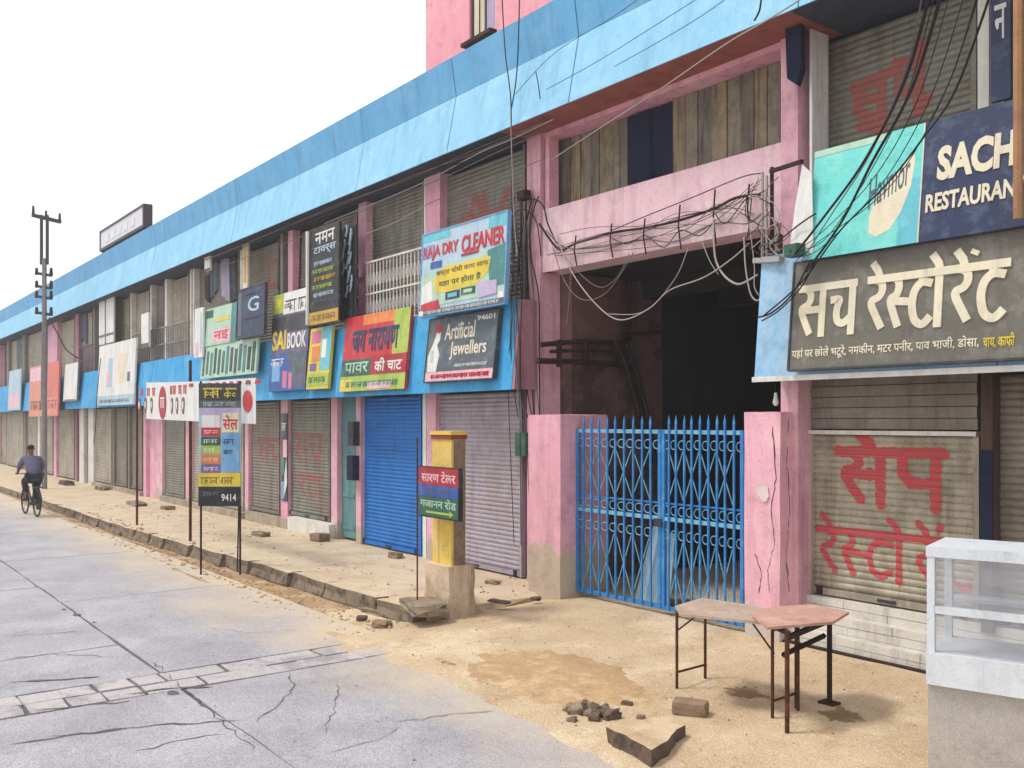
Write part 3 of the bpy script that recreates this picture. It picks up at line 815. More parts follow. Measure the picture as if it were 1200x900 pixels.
# passage: left wall with an opening further in, ceiling with beams, depth with its shade put into the colours
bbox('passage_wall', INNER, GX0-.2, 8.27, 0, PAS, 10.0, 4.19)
bbox('passage_wall', DEEPSHADE, GX0-.2, 10.002, 0, PAS, 24, 4.19)
bbox('passage_wall', DEEPSHADE, GX1+.01, 8.36, 0, GX1+.2, 24, 4.19)
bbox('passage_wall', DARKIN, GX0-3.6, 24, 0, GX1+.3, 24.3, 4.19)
bbox('passage_ceiling', DEEPSHADE, GX0-3.6, 8.3, 4.2, GX1+.3, 24.3, 4.4)
for yb in (9.6, 11.2, 12.8, 15, 18): bbox('ceiling_beam', DEEPSHADE, PAS+.002, yb, 3.95, GX1, yb+.25, 4.198)
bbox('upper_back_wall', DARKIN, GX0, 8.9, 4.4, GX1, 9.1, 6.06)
tag(MB().box(GX0-3.5,8.26,-.05,GX1,24,.006).build('passage_floor', DIRT), kind='structure')
# railing of the balcony
def railing(px0, px1, z0, z1, Y, n, orn=True, mt=WHITEP):
    x0, x1 = XP(px0,Y), XP(px1,Y)
    r_ = bpart('railing', mt, MB().box(x0, Y-.02, z1-.014, x1, Y+.02, z1+.016))
    for z in (z0+.03, (z0+z1)/2): MB().box(x0, Y-.015, z-.014, x1, Y+.015, z+.014).build('rail', mt, r_)
    bmn = MB()
    bmn.box(-.008,-.008,z0,.008,.008,z1)
    if orn:
        for zc in ((z0*.72+z1*.28),(z0*.28+z1*.72)):
            bmn.tube([(.045*math.cos(a_)*.9,0,zc+.12*math.sin(a_)) for a_ in [6.283*q/10 for q in range(11)]], .007, 4)
    me = bmn.mesh('baluster'); me.materials.append(mt)
    for k in range(n):
        o = bpy.data.objects.new('baluster', me); COL.objects.link(o); o.parent = r_; o.location = (x0+(x1-x0)*(k+.5)/n, Y, 0)
railing(428.8,497,3.84,4.93,7.8,17)
railing(398,419.5,3.84,4.93,7.8,5)
railing(516,600,3.84,4.9,7.8,15)
railing(155,222,3.84,4.75,7.85,26,False,mat('grey_rail_paint',(150,146,150),(126,120,126)))
railing(92,109,3.84,4.8,7.85,12,False,mat('mauve_rail_paint',(120,96,124),(100,80,110)))
# ------------------------------------------------------------------ tower block behind the roof
T = empty('pink_building', (-12,10,6.3), label='pink upper block rising behind the blue roof fascia', cat='building')
def ch(parent, name, mt, mb, smooth=False):
    o = mb.build(name, mt, None, smooth); o.parent = parent
    o.matrix_parent_inverse = Matrix.Translation(parent.location).inverted() if parent.type == 'EMPTY' or parent.parent is None else Matrix.Identity(4)
    return o
TY = 10.0; tx0 = XP(499,TY)
wz0 = P(565,43,TY).z; wz1 = wz0+1.25; wx0, wx1 = XP(550,TY), XP(580,TY)
PT = mat('pale_pink_tower_plaster', (238,166,180), (226,150,168), streak=(190,140,130), streak_amt=.3, blotch=(240,190,190), blotch_amt=.5)
ch(T,'wall',PT,MB().box(tx0,TY,6.3,wx0,TY+.3,15).box(wx1,TY,6.3,-1,TY+.3,15).box(wx0,TY,6.3,wx1,TY+.3,wz0).box(wx0,TY,wz1,wx1,TY+.3,15))
ch(T,'side_wall',PT,MB().box(tx0,TY+.3,6.3,tx0+.3,18,15).box(-1.3,TY+.3,6.3,-1,18,15))
ch(T,'back_wall',PT,MB().box(tx0,18,6.3,-1,18.3,15))
ch(T,'roof',PT,MB().box(tx0-.2,TY-.3,15,-.8,18.5,15.2))
wi = ch(T,'window',DGREY,MB().box(wx0,TY+.05,wz0,wx0+.05,TY+.12,wz1).box(wx1-.05,TY+.05,wz0,wx1,TY+.12,wz1).box(wx0+.05,TY+.05,wz0,wx1-.05,TY+.12,wz0+.05).box(wx0+.05,TY+.05,wz1-.05,wx1-.05,TY+.12,wz1))
ch(T,'window_sill',RUSTD,MB().box(wx0-.06,TY-.16,wz0-.09,wx1+.06,TY-.001,wz0-.02))
ch(T,'window_pane',C['cream'],MB().box(wx0+.06,TY+.07,wz0+.06,(wx0+wx1)/2-.02,TY+.09,wz1-.06))
ch(T,'window_pane',C['lilac'],MB().box((wx0+wx1)/2+.02,TY+.07,wz0+.06,wx1-.06,TY+.09,wz1-.06))
for k in range(1,4): ch(T,'window_bar',DGREY,MB().box(wx0+(wx1-wx0)*k/4-.01,TY-.06,wz0,wx0+(wx1-wx0)*k/4+.01,TY-.04,wz1))

# ------------------------------------------------------------------ sign boards
def smooth_pts(pp, n=8):
    P_ = [pp[0]]+list(pp)+[pp[-1]]; out = []
    for i in range(1, len(P_)-2):
        p0,p1,p2,p3 = P_[i-1],P_[i],P_[i+1],P_[i+2]
        for k in range(n):
            t_ = k/n
            out.append(.5*((2*p1)+(p2-p0)*t_+(2*p0-5*p1+4*p2-p3)*t_*t_+(3*p1-p0-3*p2+p3)*t_**3))
    out.append(P_[-2]); return out
_fc = {}
def text_mesh(s, bold=0.0, depth=0.0):
    key = (s, bold)
    if key in _fc: return _fc[key]
    cu = bpy.data.curves.new('txt', 'FONT'); cu.body = s; cu.size = 1; cu.offset = bold; cu.extrude = 0.02; cu.resolution_u = 3
    o = bpy.data.objects.new('txt', cu); COL.objects.link(o)
    dg = bpy.context.evaluated_depsgraph_get(); dg.update()
    me = bpy.data.meshes.new_from_object(o.evaluated_get(dg))
    bpy.data.objects.remove(o); 
    _fc[key] = me
    return me
class Sign:
    def __init__(s, name, label, cat, pxL, pxR, rb, rt, Yb, Yt=None, thick=.05, back=C['charcoal'], face=None, group=None, frame=None, zbt=None):
        Yt = Yt or Yb
        Ym = (Yb+Yt)/2
        s.x0, s.x1 = XP(pxL, Ym), XP(pxR, Ym)
        zb, zt = (ZR(rb, Yb), ZR(rt, Yt)) if zbt is None else zbt
        s.w = s.x1-s.x0; s.h = math.hypot(zt-zb, Yt-Yb)
        s.o = empty(name, (s.x0, Yb, zb), (-math.atan2(Yt-Yb, zt-zb), 0, 0), label=label, cat=cat, group=group)
        s.k = 0
        MB().box(0,0,0,s.w,thick,s.h).build('board', face or back, s.o)
        if frame:
            f_ = .018
            MB().box(-f_,-.012,-f_,0,thick+.004,s.h+f_).box(s.w,-.012,-f_,s.w+f_,thick+.004,s.h+f_).box(0,-.012,-f_,s.w,thick+.004,-.001).box(0,-.012,s.h+.001,s.w,thick+.004,s.h+f_).build('frame', frame, s.o)
    def rect(s, u0, v0, u1, v1, mt, name='printed_panel', lv=1):
        s.k += 1
        y = -.0007*s.k - .003*lv
        return MB().box(u0*s.w, y, v0*s.h, u1*s.w, .001+.0001*s.k, v1*s.h).build(name, C[mt] if isinstance(mt, str) else mt, s.o)
    def poly(s, pts, mt, name='printed_shape'):
        s.k += 1; y = -.0007*s.k - .003
        return MB().hull([(u*s.w, .0005, v*s.h) for u, v in pts], [(u*s.w, y, v*s.h) for u, v in pts]).build(name, C[mt] if isinstance(mt, str) else mt, s.o)
    def text(s, body, u0, v0, u1, v1, mt, bold=.01, name='lettering', slant=0.0, rise=0.0):
        s.k += 1
        src = text_mesh(body, bold)
        me = src.copy(); me.name = name
        if not me.vertices: return
        xs = [v.co.x for v in me.vertices]; ys = [v.co.y for v in me.vertices]
        ax, bx, ay, by = min(xs), max(xs), min(ys), max(ys)
        y = -.0007*s.k - .004
        for v in me.vertices:
            u = (v.co.x-ax)/(bx-ax or 1); t_ = (v.co.y-ay)/(by-ay or 1)
            X = (u0+(u1-u0)*u)*s.w + slant*t_*(v1-v0)*s.h; Z = (v0+(v1-v0)*t_)*s.h + rise*u*s.h
            v.co = (X, y if v.co.z > 0 else -.001, Z)
        me.materials.clear(); me.materials.append(C[mt] if isinstance(mt, str) else mt)
        for p in me.polygons: p.material_index = 0
        o = bpy.data.objects.new(name, me); COL.objects.link(o); o.parent = s.o
        return o
    def strokes(s, sts, u0, v0, us, vs, wd, mt, name='lettering'):
        s.k += 1
        mb = MB()
        for i, st in enumerate(sts):
            y = -.0007*s.k - .006 - .0006*i
            q = [Vector((u0*s.w+x*us, v0*s.h+z*vs, 0)) for x, z in st]
            if len(q) > 3: q = smooth_pts(q, 5)
            mb.strip([(p.x, p.y) for p in q], wd*(1.35 if len(st) == 2 and 'lettering' in name and st[0][0] != st[1][0] and False else 1), y, -.001)
        return mb.build(name, C[mt] if isinstance(mt, str) else mt, s.o)
    def scribble(s, u0, v0, u1, v1, mt, n=8, name='small_print', seed=0, wd=None):
        """lines of print too small to read, as short strokes"""
        rnd = random.Random(seed); s.k += 1
        H_ = (v1-v0)*s.h; wd = wd or H_*.13
        mb = MB(); X = u0*s.w; X1 = u1*s.w; Z = v0*s.h; i = 0
        while X < X1-H_*.5:
            wl = min(X1-X, H_*rnd.uniform(1.2, 2.6))            # one word: headline with stems and hooks below
            mb.strip([(X, Z+H_*.85), (X+wl, Z+H_*.85)], wd, -.0007*s.k-.0045, -.001)
            x = X+H_*.2
            while x < X+wl:
                i += 1; y_ = -.0007*s.k-.005-.0002*(i%9)
                q_ = rnd.random()
                if q_ < .6: mb.strip([(x, Z+H_*.85), (x, Z)], wd*.8, y_, -.001)
                if q_ > .3:
                    r_ = H_*.15; cx, cz = x-H_*.14, Z+H_*rnd.uniform(.3,.5)
                    mb.strip([(cx+r_*math.cos(t_), cz+r_*math.sin(t_)) for t_ in (0.5,1.6,2.7,3.8,4.9,5.8)], wd*.7, y_-.0002, -.001)
                x += H_*rnd.uniform(.3, .45)
            X += wl+H_*.3
        return tag(mb.build(name, C[mt] if isinstance(mt, str) else mt, s.o), kind='stuff')

# restaurant board in Devanagari
s = Sign('signboard','dark taupe restaurant board with large cream Devanagari letters and small yellow text','signboard',928.5,1236,.052,.158,7.40,7.50,face=C['taupe'],frame=C['charcoal'])
u = lambda px: (XP(px,7.45)-s.x0)/s.w
v = lambda r: (r-.052)/(.158-.052)
us1 = (XP(1003,7.45)-XP(935,7.45))/1.68
s.strokes(word([('sa',0,.82),('cha',.86,.8)]), u(936), v(.083), us1, (v(.131)-v(.083))*s.h, .068, 'cream')
us2 = (XP(1184,7.45)-XP(1016,7.45))/3.82
s.strokes(word([(g, x-2.0, w_) for g, x, w_ in W2]), u(1016), v(.083), us2, (v(.131)-v(.083))*s.h, .068, 'cream')
s.text('यहां पर छोले भटूरे, नमकीन, मटर पनीर, पाव भाजी, डोसा,', u(931), v(.0605), u(1150), v(.073), 'cream', .012)
s.text('चाय, काफी', u(1155), v(.0605), u(1192), v(.073), 'yellow', .012)
# turquoise and navy banner above it
s = Sign('signboard','navy board lettered SACH RESTAURANT joined to a turquoise ice-cream banner with a cream leaf','signboard',951,1240,.160,.2655,7.42,7.54,face=C['navy'],frame=None)
u = lambda px: (XP(px,7.48)-s.x0)/s.w
v = lambda r: (r-.160)/(.2655-.160)
TURQ = mat('turquoise_banner_print', (104,206,206), (128,218,200), blotch=(150,222,214), blotch_amt=.5, bump=.05, rough=.5)
s.rect(0,0,u(1080),1,TURQ,'banner_panel')
s.rect(u(1079.2),0,u(1080.6),1,'cream','banner_edge')
s.rect(u(1055),.0,u(1079),.55,'cyan','printed_panel')
s.poly([(u(a),v(b)) for a,b in ((1021,.176),(1030,.171),(1046,.176),(1058,.19),(1068,.212),(1071,.232),(1069,.245),(1056,.232),(1040,.217),(1026,.205),(1021,.192))],'cream','leaf_shape')
s.text('Havmor', u(1019), v(.197), u(1066), v(.226), 'slate', .004, rise=.16)
s.rect(u(951),.94,u(1035),.995,'mint','printed_panel')
s.text('SACH', u(1098), v(.2105), u(1190), v(.2405), 'cream', .045)
s.text('RESTAURANT', u(1087), v(.1845), u(1206), v(.2005), 'cream', .03)
# pale curled flap of the banner's left end
mb = MB(); fr = []; n = 8
c0 = P(940,192,7.5); c1 = P(950,200,7.5)
pts_t = [(953,196,7.44),(944,192,7.40),(936,205,7.46)]
a = P(953,300,7.44); 
ring = [P(940,193,7.46),P(951,203,7.44),P(953,298,7.42),P(933,302,7.44),P(926,285,7.50),P(932,240,7.52)]
mb.hull([p+Vector((0,.012,0)) for p in ring],[p for p in ring])
tag(mb.build('cloth_flap', C['white']), 'pale torn flap of plastic sheet hanging at the left end of the turquoise banner', 'sheet')
# vertical dark sign at top right
s = Sign('signboard','dark blue vertical sign with white Devanagari letters beside the white post','signboard',1161,1184,.268,.45,7.9,face=C['navy'])
s.text('भो',.2,.72,.85,.9,'white',.01); s.text('ज',.2,.5,.8,.66,'white',.01); s.text('न',.2,.28,.8,.44,'white',.01)
PX_ = XP(1190,7.3)
tag(MB().tube([(PX_+.02,7.3,3.72),(PX_+.02,7.3,6.07)],.035,8).build('wooden_post', mat('brown_wood_post',(168,128,92),(140,104,74))), 'brown wooden post in front of the dark vertical sign', 'post')
# dark bundle hanging beside the column at top
mb = MB(); p0 = P(925,12,7.85); p1 = P(944,12,7.85); q0 = P(928,96,7.85); q1 = P(938,102,7.85); r1 = P(944,85,7.85)
mb.hull([p0,q0,q1,r1,p1],[p+Vector((.03,-.12,0)) for p in (p0,q0,q1,r1,p1)])
tag(mb.build('cloth_bundle', CLOTH_N),'dark navy cloth bundle hung high on the pink column by the upper shutter','cloth')

# dry cleaner board
s = Sign('signboard','light blue dry cleaner board with red letters above the jewellers board','signboard',494,593,.1685,.298,7.38,7.44,face=C['paleblue'],frame=C['sky'])
s.rect(0,.9,.35,1,'cyan'); s.rect(.8,.86,1,.985,'cyan'); s.rect(.0,.70,.16,.86,'sky')
s.poly([(.0,.50),(.35,.57),(.7,.60),(1,.66),(1,.12),(.0,.10)],'mint')
s.poly([(.8,.62),(1,.66),(1,.2),(.84,.2)],'teal')
s.poly([(.02,.36),(.14,.42),(.16,.18),(.02,.14)],'white')
s.rect(.12,.56,.26,.64,'blue')
s.poly([(.2,.26),(.16,.42),(.3,.545),(.84,.55),(.82,.38),(.7,.27),(.34,.24)],'yellow','yellow_panel')
s.text('RAJA DRY', .02,.66,.46,.84,'red',.02); s.text('CLEANER',.5,.66,.98,.86,'red',.02)
s.rect(.50,.625,.70,.65,'crimson')
s.text('सस्ता धोबी काम साफ',.2,.44,.82,.53,'brown',.008); s.text('यहा पर होता है',.24,.31,.74,.40,'darkgreen',.008)
s.rect(.33,.15,.50,.24,'navy'); s.rect(.52,.17,.68,.25,'darkgreen'); s.rect(.36,.17,.47,.22,'cyan'); s.rect(.55,.19,.65,.23,'mint')
s.poly([(.02,.14),(.24,.17),(.26,.04),(.02,.02)],'red'); s.poly([(.7,.28),(.92,.27),(.92,.12),(.72,.1)],'lilac')
s.rect(0,0,1,.06,'slate'); s.scribble(.04,.01,.96,.05,'white',18,seed=1); s.rect(.94,.06,1,.13,'white'); s.rect(0,-.0,.05,.06,'white')
# jewellers board
s = Sign('signboard','grey board reading Artificial Jewellers with a pale figure and a pink strip below','signboard',501,581,.0625,.160,7.43,7.54,face=C['rose'],frame=C['charcoal'])
s.rect(0,.15,1,1,'grey','printed_panel'); s.rect(.16,.15,1,.99,'slate','printed_panel')
s.poly([(.03,.15),(.02,.4),(.09,.62),(.13,.78),(.19,.80),(.19,.66),(.15,.58),(.20,.42),(.17,.15)],'white','printed_figure')
s.poly([(.10,.80),(.12,.92),(.20,.92),(.22,.82),(.17,.76)],'crimson','printed_head'); s.rect(.06,.3,.11,.5,'mint')
s.text('Artificial',.26,.64,.70,.90,'cream',.012); s.text('Jewellers',.36,.32,.88,.60,'cream',.012)
s.text('94601',.72,.88,.96,.96,'white',.01); s.scribble(.45,.2,.92,.25,'white',14,seed=2)
s.scribble(.1,.04,.95,.11,'red',10,seed=3)
# red and green board
s = Sign('signboard','red and lime green shop board with blue lettering above the blue shutter','signboard',402,478,.0535,.1885,7.43,7.56,face=C['red'])
s.rect(.3,.86,.8,1,'orange'); s.rect(.78,.42,1,1,'lime'); s.rect(0,0,1,.2,'lime'); s.rect(.0,.0,.2,.16,'yellow')
s.text('जय नारायण',.14,.5,.86,.80,'navy',.03); s.rect(0,.2,.48,.42,'darkgreen'); s.text('पावर',.06,.24,.44,.38,'mint',.01)
s.rect(.48,.2,1,.44,'crimson'); s.text('की चाट',.54,.24,.94,.41,'white',.02); s.scribble(.1,.05,.9,.13,'teal',14,seed=4); s.rect(.45,.02,.8,.1,'rose')
# cluster around x 310-400
s = Sign('signboard','violet-grey shop board left of the tall black board with yellow and white words','signboard',318,361,.062,.265,7.44,7.55,face=C['violet'])
s.rect(0,.80,.45,1,'lime'); s.rect(.3,.78,1,1,'white'); s.rect(.05,.86,.22,.95,'yellow'); s.scribble(.35,.8,.95,.93,'charcoal',5,seed=5)
s.rect(0,.6,1,.76,'charcoal'); s.text('SAI',.04,.42,.42,.62,'yellow',.03); s.text('BOOK',.46,.42,.96,.58,'white',.02)
s.rect(0,0,1,.38,'blue'); s.poly([(.5,.38),(1,.38),(1,.05),(.7,.02)],'slate'); s.rect(.38,.03,.5,.2,'pink'); s.rect(.55,.02,.64,.18,'pink'); s.rect(.74,.02,.9,.16,'violet'); s.rect(.08,.1,.3,.3,'sky'); s.scribble(.05,.25,.4,.34,'white',6,seed=6)
s = Sign('poster','colourful yellow, pink and cyan poster hung below the tall black board','poster',361.5,387,.062,.180,7.40,7.50,face=C['yellow'])
s.rect(.55,.3,1,1,'cyan'); s.rect(.1,.75,.5,.95,'pink'); s.rect(.15,.45,.5,.7,'orange'); s.rect(.1,.3,.4,.42,'purple'); s.rect(.0,.05,1,.25,'lime'); s.rect(.6,.5,.8,.8,'white'); s.scribble(.1,.1,.9,.2,'darkgreen',8,seed=7)
s = Sign('signboard','tall black board with rows of small pale print and a gold strip at the foot','signboard',362.5,397,.188,.372,7.36,7.38,face=C['black'],frame=None)
s.rect(0,0,1,.13,'gold'); s.scribble(.1,.03,.9,.1,'brown',7,seed=8)
s.text('नमन',.2,.84,.86,.96,'white',.01); s.text('टावर्स',.15,.72,.9,.81,'paleblue',.01)
for k in range(6):
    s.scribble(.12+.05*(k%2), .2+k*.083, .9-.06*(k%3), .245+k*.083, ['slate','paleblue','lime','gold','lime','paleblue'][k], 8, seed=10+k)
tag(MB().tube([(XP(360.5,7.35),7.35,ZR(.19,7.35)),(XP(360.5,7.35),7.35,ZR(.375,7.35))],.035,8).build('white_pipe', C['white']),'white vertical pipe along the left edge of the tall black board','pipe')
# black and white printed sheet right of it, with folds
mb = MB(); n = 14; x0, x1 = XP(399,7.6), XP(418.5,7.6); z0, z1 = ZR(.185,7.6), ZR(.355,7.6)
fr = [(x0+(x1-x0)*k/n, 7.6+.02*math.sin(k*1.3)) for k in range(n+1)]; bk = [(x, y+.012) for x, y in reversed(fr)]
mb.hull([(x,y,z0) for x,y in fr+bk],[(x,y,z1) for x,y in fr+bk])
sh_ = mb.build('printed_sheet', C['black']); tag(sh_,'folded black cloth sheet with pale leaf-like streaks right of the tall black board','sheet')
rnd = random.Random(9); mb = MB()
for k in range(14):
    xa = x0+(x1-x0)*rnd.uniform(.1,.75); za = z0+(z1-z0)*(.25+.7*k/14)
    mb.strip([(xa,za),(xa+.06,za+.1),(xa+.04+.1*rnd.random(),za+.2)], .03+.03*rnd.random(), 7.565-.0007*k, 7.575)
mb.build('pale_streaks', C['paleblue'], sh_)
# black square board with a pale G
s = Sign('signboard','small black square board with a white letter G overlapping the green-white boards','signboard',278,310,.190,.298,7.30,7.33,face=C['navy'],frame=C['charcoal'])
s.text('G',.4,.5,.8,.8,'paleblue',.01); s.rect(.04,.04,.18,.95,'slate'); s.scribble(.3,.84,.8,.9,'slate',4,seed=20); s.scribble(.3,.34,.9,.4,'slate',5,seed=21); s.scribble(.06,.1,.16,.8,'mint',3,seed=22)
# striped lettered board above the white banner
s = Sign('signboard','green-white board of tall dark strokes directly above the right half of the white banner','signboard',236,301,.105,.1835,7.36,7.42,face=C['mint'])
for k in range(13):
    s.rect(.03+k*.075,.08+.05*(k%2),.03+k*.075+.042,.9-.06*(k%3),['darkgreen','slate','teal','charcoal'][k%4],'letter_stroke')
s = Sign('signboard','pale green board with a pink mark left of the black square board','signboard',238,277,.1845,.275,7.40,7.45,face=C['mint'])
s.rect(.3,.05,.85,.4,'rose'); s.text('नई',.36,.1,.8,.42,'red',.02); s.rect(.85,.0,1,1,'teal'); s.rect(.1,.75,.3,.95,'darkgreen'); s.rect(.4,.6,.8,.7,'yellow')
s = Sign('signboard','narrow white upright board at the left edge of the pale green board','signboard',228,237.5,.16,.285,7.34,7.36,face=C['white'])
s.rect(.15,.0,.5,.3,'rose'); s.rect(.7,.1,.9,.9,'paleblue')
# far boards
s = Sign('signboard','wide off-white board with faint panels at the far end of the shops','signboard',115,158,.050,.250,7.42,7.5,face=C['white'])
s.poly([(.25,.3),(.3,.78),(.42,.75),(.4,.3)],'paleblue'); s.rect(.55,.35,.78,.8,'cream'); s.rect(.28,.34,.33,.6,'rose'); s.rect(.0,.0,1,.16,'paleblue'); s.scribble(.1,.04,.9,.1,'grey',8,seed=30); s.rect(.82,.36,.88,.5,'slate')
s = Sign('signboard','tall pair of white panels standing above the wide off-white board','signboard',116,133,.255,.415,7.7,face=C['white']); s.rect(.42,.0,.5,1,'slate'); s.rect(0,.15,1,.2,'slate')
s = Sign('signboard','plain white upright board near the pink and salmon boards','signboard',75,91,.075,.215,7.4,7.46,face=C['white'],frame=C['grey']); s.rect(.1,.0,.9,.04,'grey')
s = Sign('signboard','salmon pink board with faded dark lettering right of the pole','signboard',55,68.5,.018,.235,7.25,7.3,face=C['salmon']); s.rect(.05,.02,.95,.35,'peach'); s.scribble(.1,.12,.9,.32,'crimson',2,seed=31)
s = Sign('signboard','peach board with faded dark lettering left of the pole','signboard',34.5,50,.018,.235,7.25,7.3,face=C['peach']); s.rect(.05,.7,.95,.96,'rose'); s.scribble(.1,.12,.9,.32,'brown',2,seed=32)
s = Sign('signboard','blue-grey blank board at the far left end','signboard',10,24,.05,.24,7.38,7.44,face=C['paleblue']); s.rect(.05,.05,.95,.4,'rose')
s = Sign('signboard','small white board hanging above the railing left of the white banner','signboard',165.5,174,.215,.315,7.6,face=C['white']); s.rect(.0,.0,1,.12,'slate')
s = Sign('light_box','white upright light box under the roof edge above the far signs','light box',239.5,246,.42-.005,.445,7.6,zbt=(ZR(.372,7.6),ZR(.455,7.6)),face=C['white']); s.rect(0,0,1,.06,'charcoal')
s = Sign('signboard','narrow cream board hung on the upper wall above the black square board','signboard',284.5,290,.33,.44,7.7,zbt=(ZR(.30,7.7),ZR(.42,7.7)),face=C['cream']); s.rect(.2,.1,.8,.9,'gold')
# washing and hoods in the dark upper bay
rnd = random.Random(5)
for k, (px, wpx, r0, r1, mt, lab) in enumerate(((250,9,.31,.44,'slate','grey washing hanging in the dark upper bay beside the light box'),(262,9,.29,.43,'lilac','lilac washing hanging in the upper bay'),
        (272,8,.28,.43,'charcoal','black washing hanging next to the narrow cream board'),(243,5,.30,.36,'charcoal','dark box under the white light box'),(330,5,.27,.4,'charcoal','dark cloth beside the pink upper pillar'),(348,7,.27,.4,'mauve','mauve cloth left of the tall black board'),
        (98,8,.28,.41,'navy','dark blue cloth in the far upper bay'),(21,4,.24,.38,'slate','dark grey sheet in the farthest upper bay'))):
    mb = MB(); n = 8; Y = 8.0; x0, x1 = XP(px-wpx/2,Y), XP(px+wpx/2,Y); z0, z1 = ZR(r0,Y), min(6.05,ZR(r1,Y))
    fr = [(x0+(x1-x0)*q/n, Y+.03*math.sin(q*1.7+k)) for q in range(n+1)]; bk = [(x, y+.02) for x, y in reversed(fr)]
    mb.hull([(x+.08*math.sin(k),y,z0+.1*math.sin(x*5)) for x,y in fr+bk],[(x,y,z1) for x,y in fr+bk])
    tag(mb.build('hanging_cloth', C.get(mt) or MAUVE), lab, 'cloth')

# white banner with red print, tied between posts
BX0, BX1, BY = -19.0, -13.7, 5.35
n = 24
def by(x): return BY + .03*math.sin(x*2.3) + (0.12*(x-BX0)/(BX1-BX0))
bn = empty('banner', (BX0,BY,2.15), label='white cloth banner with red oval and red print stretched between posts over the kerb', cat='banner')
mb = MB(); fr = [(BX0+(BX1-BX0)*k/n) for k in range(n+1)]
def bz0(x): return 2.235-.085*(x-BX0)/(BX1-BX0)
def bz1(x): return 2.95-.10*(x-BX0)/(BX1-BX0)-.02*math.sin((x-BX0)/(BX1-BX0)*3.14)
for k in range(n+1):
    x = fr[k]
    mb.v += [(x,by(x),bz0(x)),(x,by(x),bz1(x)),(x,by(x)+.008,bz1(x)),(x,by(x)+.008,bz0(x))]
for k in range(n):
    for q in range(4): mb.f.append((4*k+q,4*k+(q+1)%4,4*k+4+(q+1)%4,4*k+4+q))
mb.f += [(0,1,2,3),(4*n,4*n+1,4*n+2,4*n+3)]
ch(bn,'cloth',C['white'],mb)
def ban(pts, mt, name, k=0):
    m_ = MB()
    v = [(x, by(x)-.01-.003*k, z) for x, z in pts]
    m_.hull([(x,y+.012,z) for x,y,z in v], v); ch(bn,name,C[mt],m_)
def bx(px): return XP(px,5.4)
def ell(px, z, rx, rz, mt, name, k=0, n=18): ban([(bx(px)+rx*math.cos(6.283*i/n), z+rz*math.sin(6.283*i/n)) for i in range(n)], mt, name, k)
for pxo, zc, rx in ((191.5,2.54,.25),(240,2.50,.16),(287,2.50,.16)):
    ell(pxo, zc, rx, .31 if pxo < 200 else .17, 'crimson' if pxo < 200 else 'red', 'red_oval')
for q in (-.09,0.0,.09): ban([(bx(191.5)+q-.018,2.44),(bx(191.5)+q+.018,2.44),(bx(191.5)+q+.018,2.6),(bx(191.5)+q-.018,2.6)],'white','oval_letter',1)
ban([(bx(191.5)-.14,2.61),(bx(191.5)+.14,2.61),(bx(191.5)+.14,2.64),(bx(191.5)-.14,2.64)],'white','oval_letter',1)
for px in (168,173.5,179,204,210,216.5):
    x = bx(px); z = 2.32 if px > 190 else 2.35
    pts = [(-.06,.12),(-.06,.26),(-.02,.3),(.02,.3),(.06,.26),(.06,.12),(.02,.0),(-.02,.0)]
    ban([(x+a_,z+b_) for a_,b_ in pts],'brown','print_drop',0); ban([(x+a_*.45,z+.08+b_*.5) for a_,b_ in pts],'white','print_drop_centre',1)
for px in (170,176,181,203,207,213,218):
    x = bx(px); z = 2.68
    for dx in (-.05,.03): ban([(x+dx,z),(x+dx+.03,z),(x+dx+.03,z+.13),(x+dx,z+.13)],'red','print_letter')
    ban([(x-.07,z+.135),(x+.08,z+.135),(x+.08,z+.155),(x-.07,z+.155)],'red','print_letter')
for k in range(9):
    x = bx(222+k*9); ban([(x,bz1(x)-.09),(x+.18,bz1(x)-.09),(x+.16,bz1(x)-.035),(x+.03,bz1(x)-.03)],['crimson','brown','red'][k%3],'print_letter')
def post(px, py0, zt, r, lab, mt=RUST, z0=None):
    q = on(px, py0, 0)
    return tag(MB().tube([(q.x,q.y,q.z-.1),(q.x+.01,q.y,zt*.5),(q.x,q.y,zt)],r,6).build('post', mt), lab, 'post')
post(160.5,626,3.0,.025,'thin rusty post holding the left end of the white banner')
post(223,634,3.3,.028,'thin rusty post crossing the middle of the white banner')
post(326,612,2.6,.02,'thin dark post leaning by the grey shutter behind the poster')

# standing poster on iron legs in the verge
A = G(235,672,-.13); D_ = G(281,672,-.13)
A.z = D_.z = 0
ax = (D_-A).normalized(); L_ = (D_-A).length
ang = math.atan2(ax.y, ax.x)
st = empty('standing_poster', (A.x,A.y,-.15), (0,0,ang), label='tall colourful poster board standing on thin iron legs in the dirt verge', cat='poster board')
for x in (0, L_): MB().tube([(x,.02,0),(x,.02,2.95)],.016,6).build('leg', RUSTD, st)
MB().tube([(L_-.12,.28,0),(L_-.02,.04,1.3)],.012,6).build('brace', RUSTD, st)
PZ0, PZ1 = 1.05, 2.92
MB().box(-.02,-.02,PZ0,L_+.02,.0,PZ1).build('board', C['paleblue'], st)
class L0: pass
sp = Sign.__new__(Sign); sp.w = L_+.04; sp.h = PZ1-PZ0; sp.k = 0
sp.o = MB().box(0,-.003,0,.001,0,.001).build('print', C['white'], st, loc=(-.02,-.02,PZ0))
sp.rect(0,.86,1,1,'charcoal'); sp.scribble(.1,.88,.9,.97,'yellow',5,seed=41); sp.rect(0,.8,1,.86,'slate'); sp.scribble(.1,.81,.9,.85,'mint',7,seed=42)
sp.rect(.02,.74,.98,.8,'lilac'); sp.rect(.08,.58,.5,.74,'white')
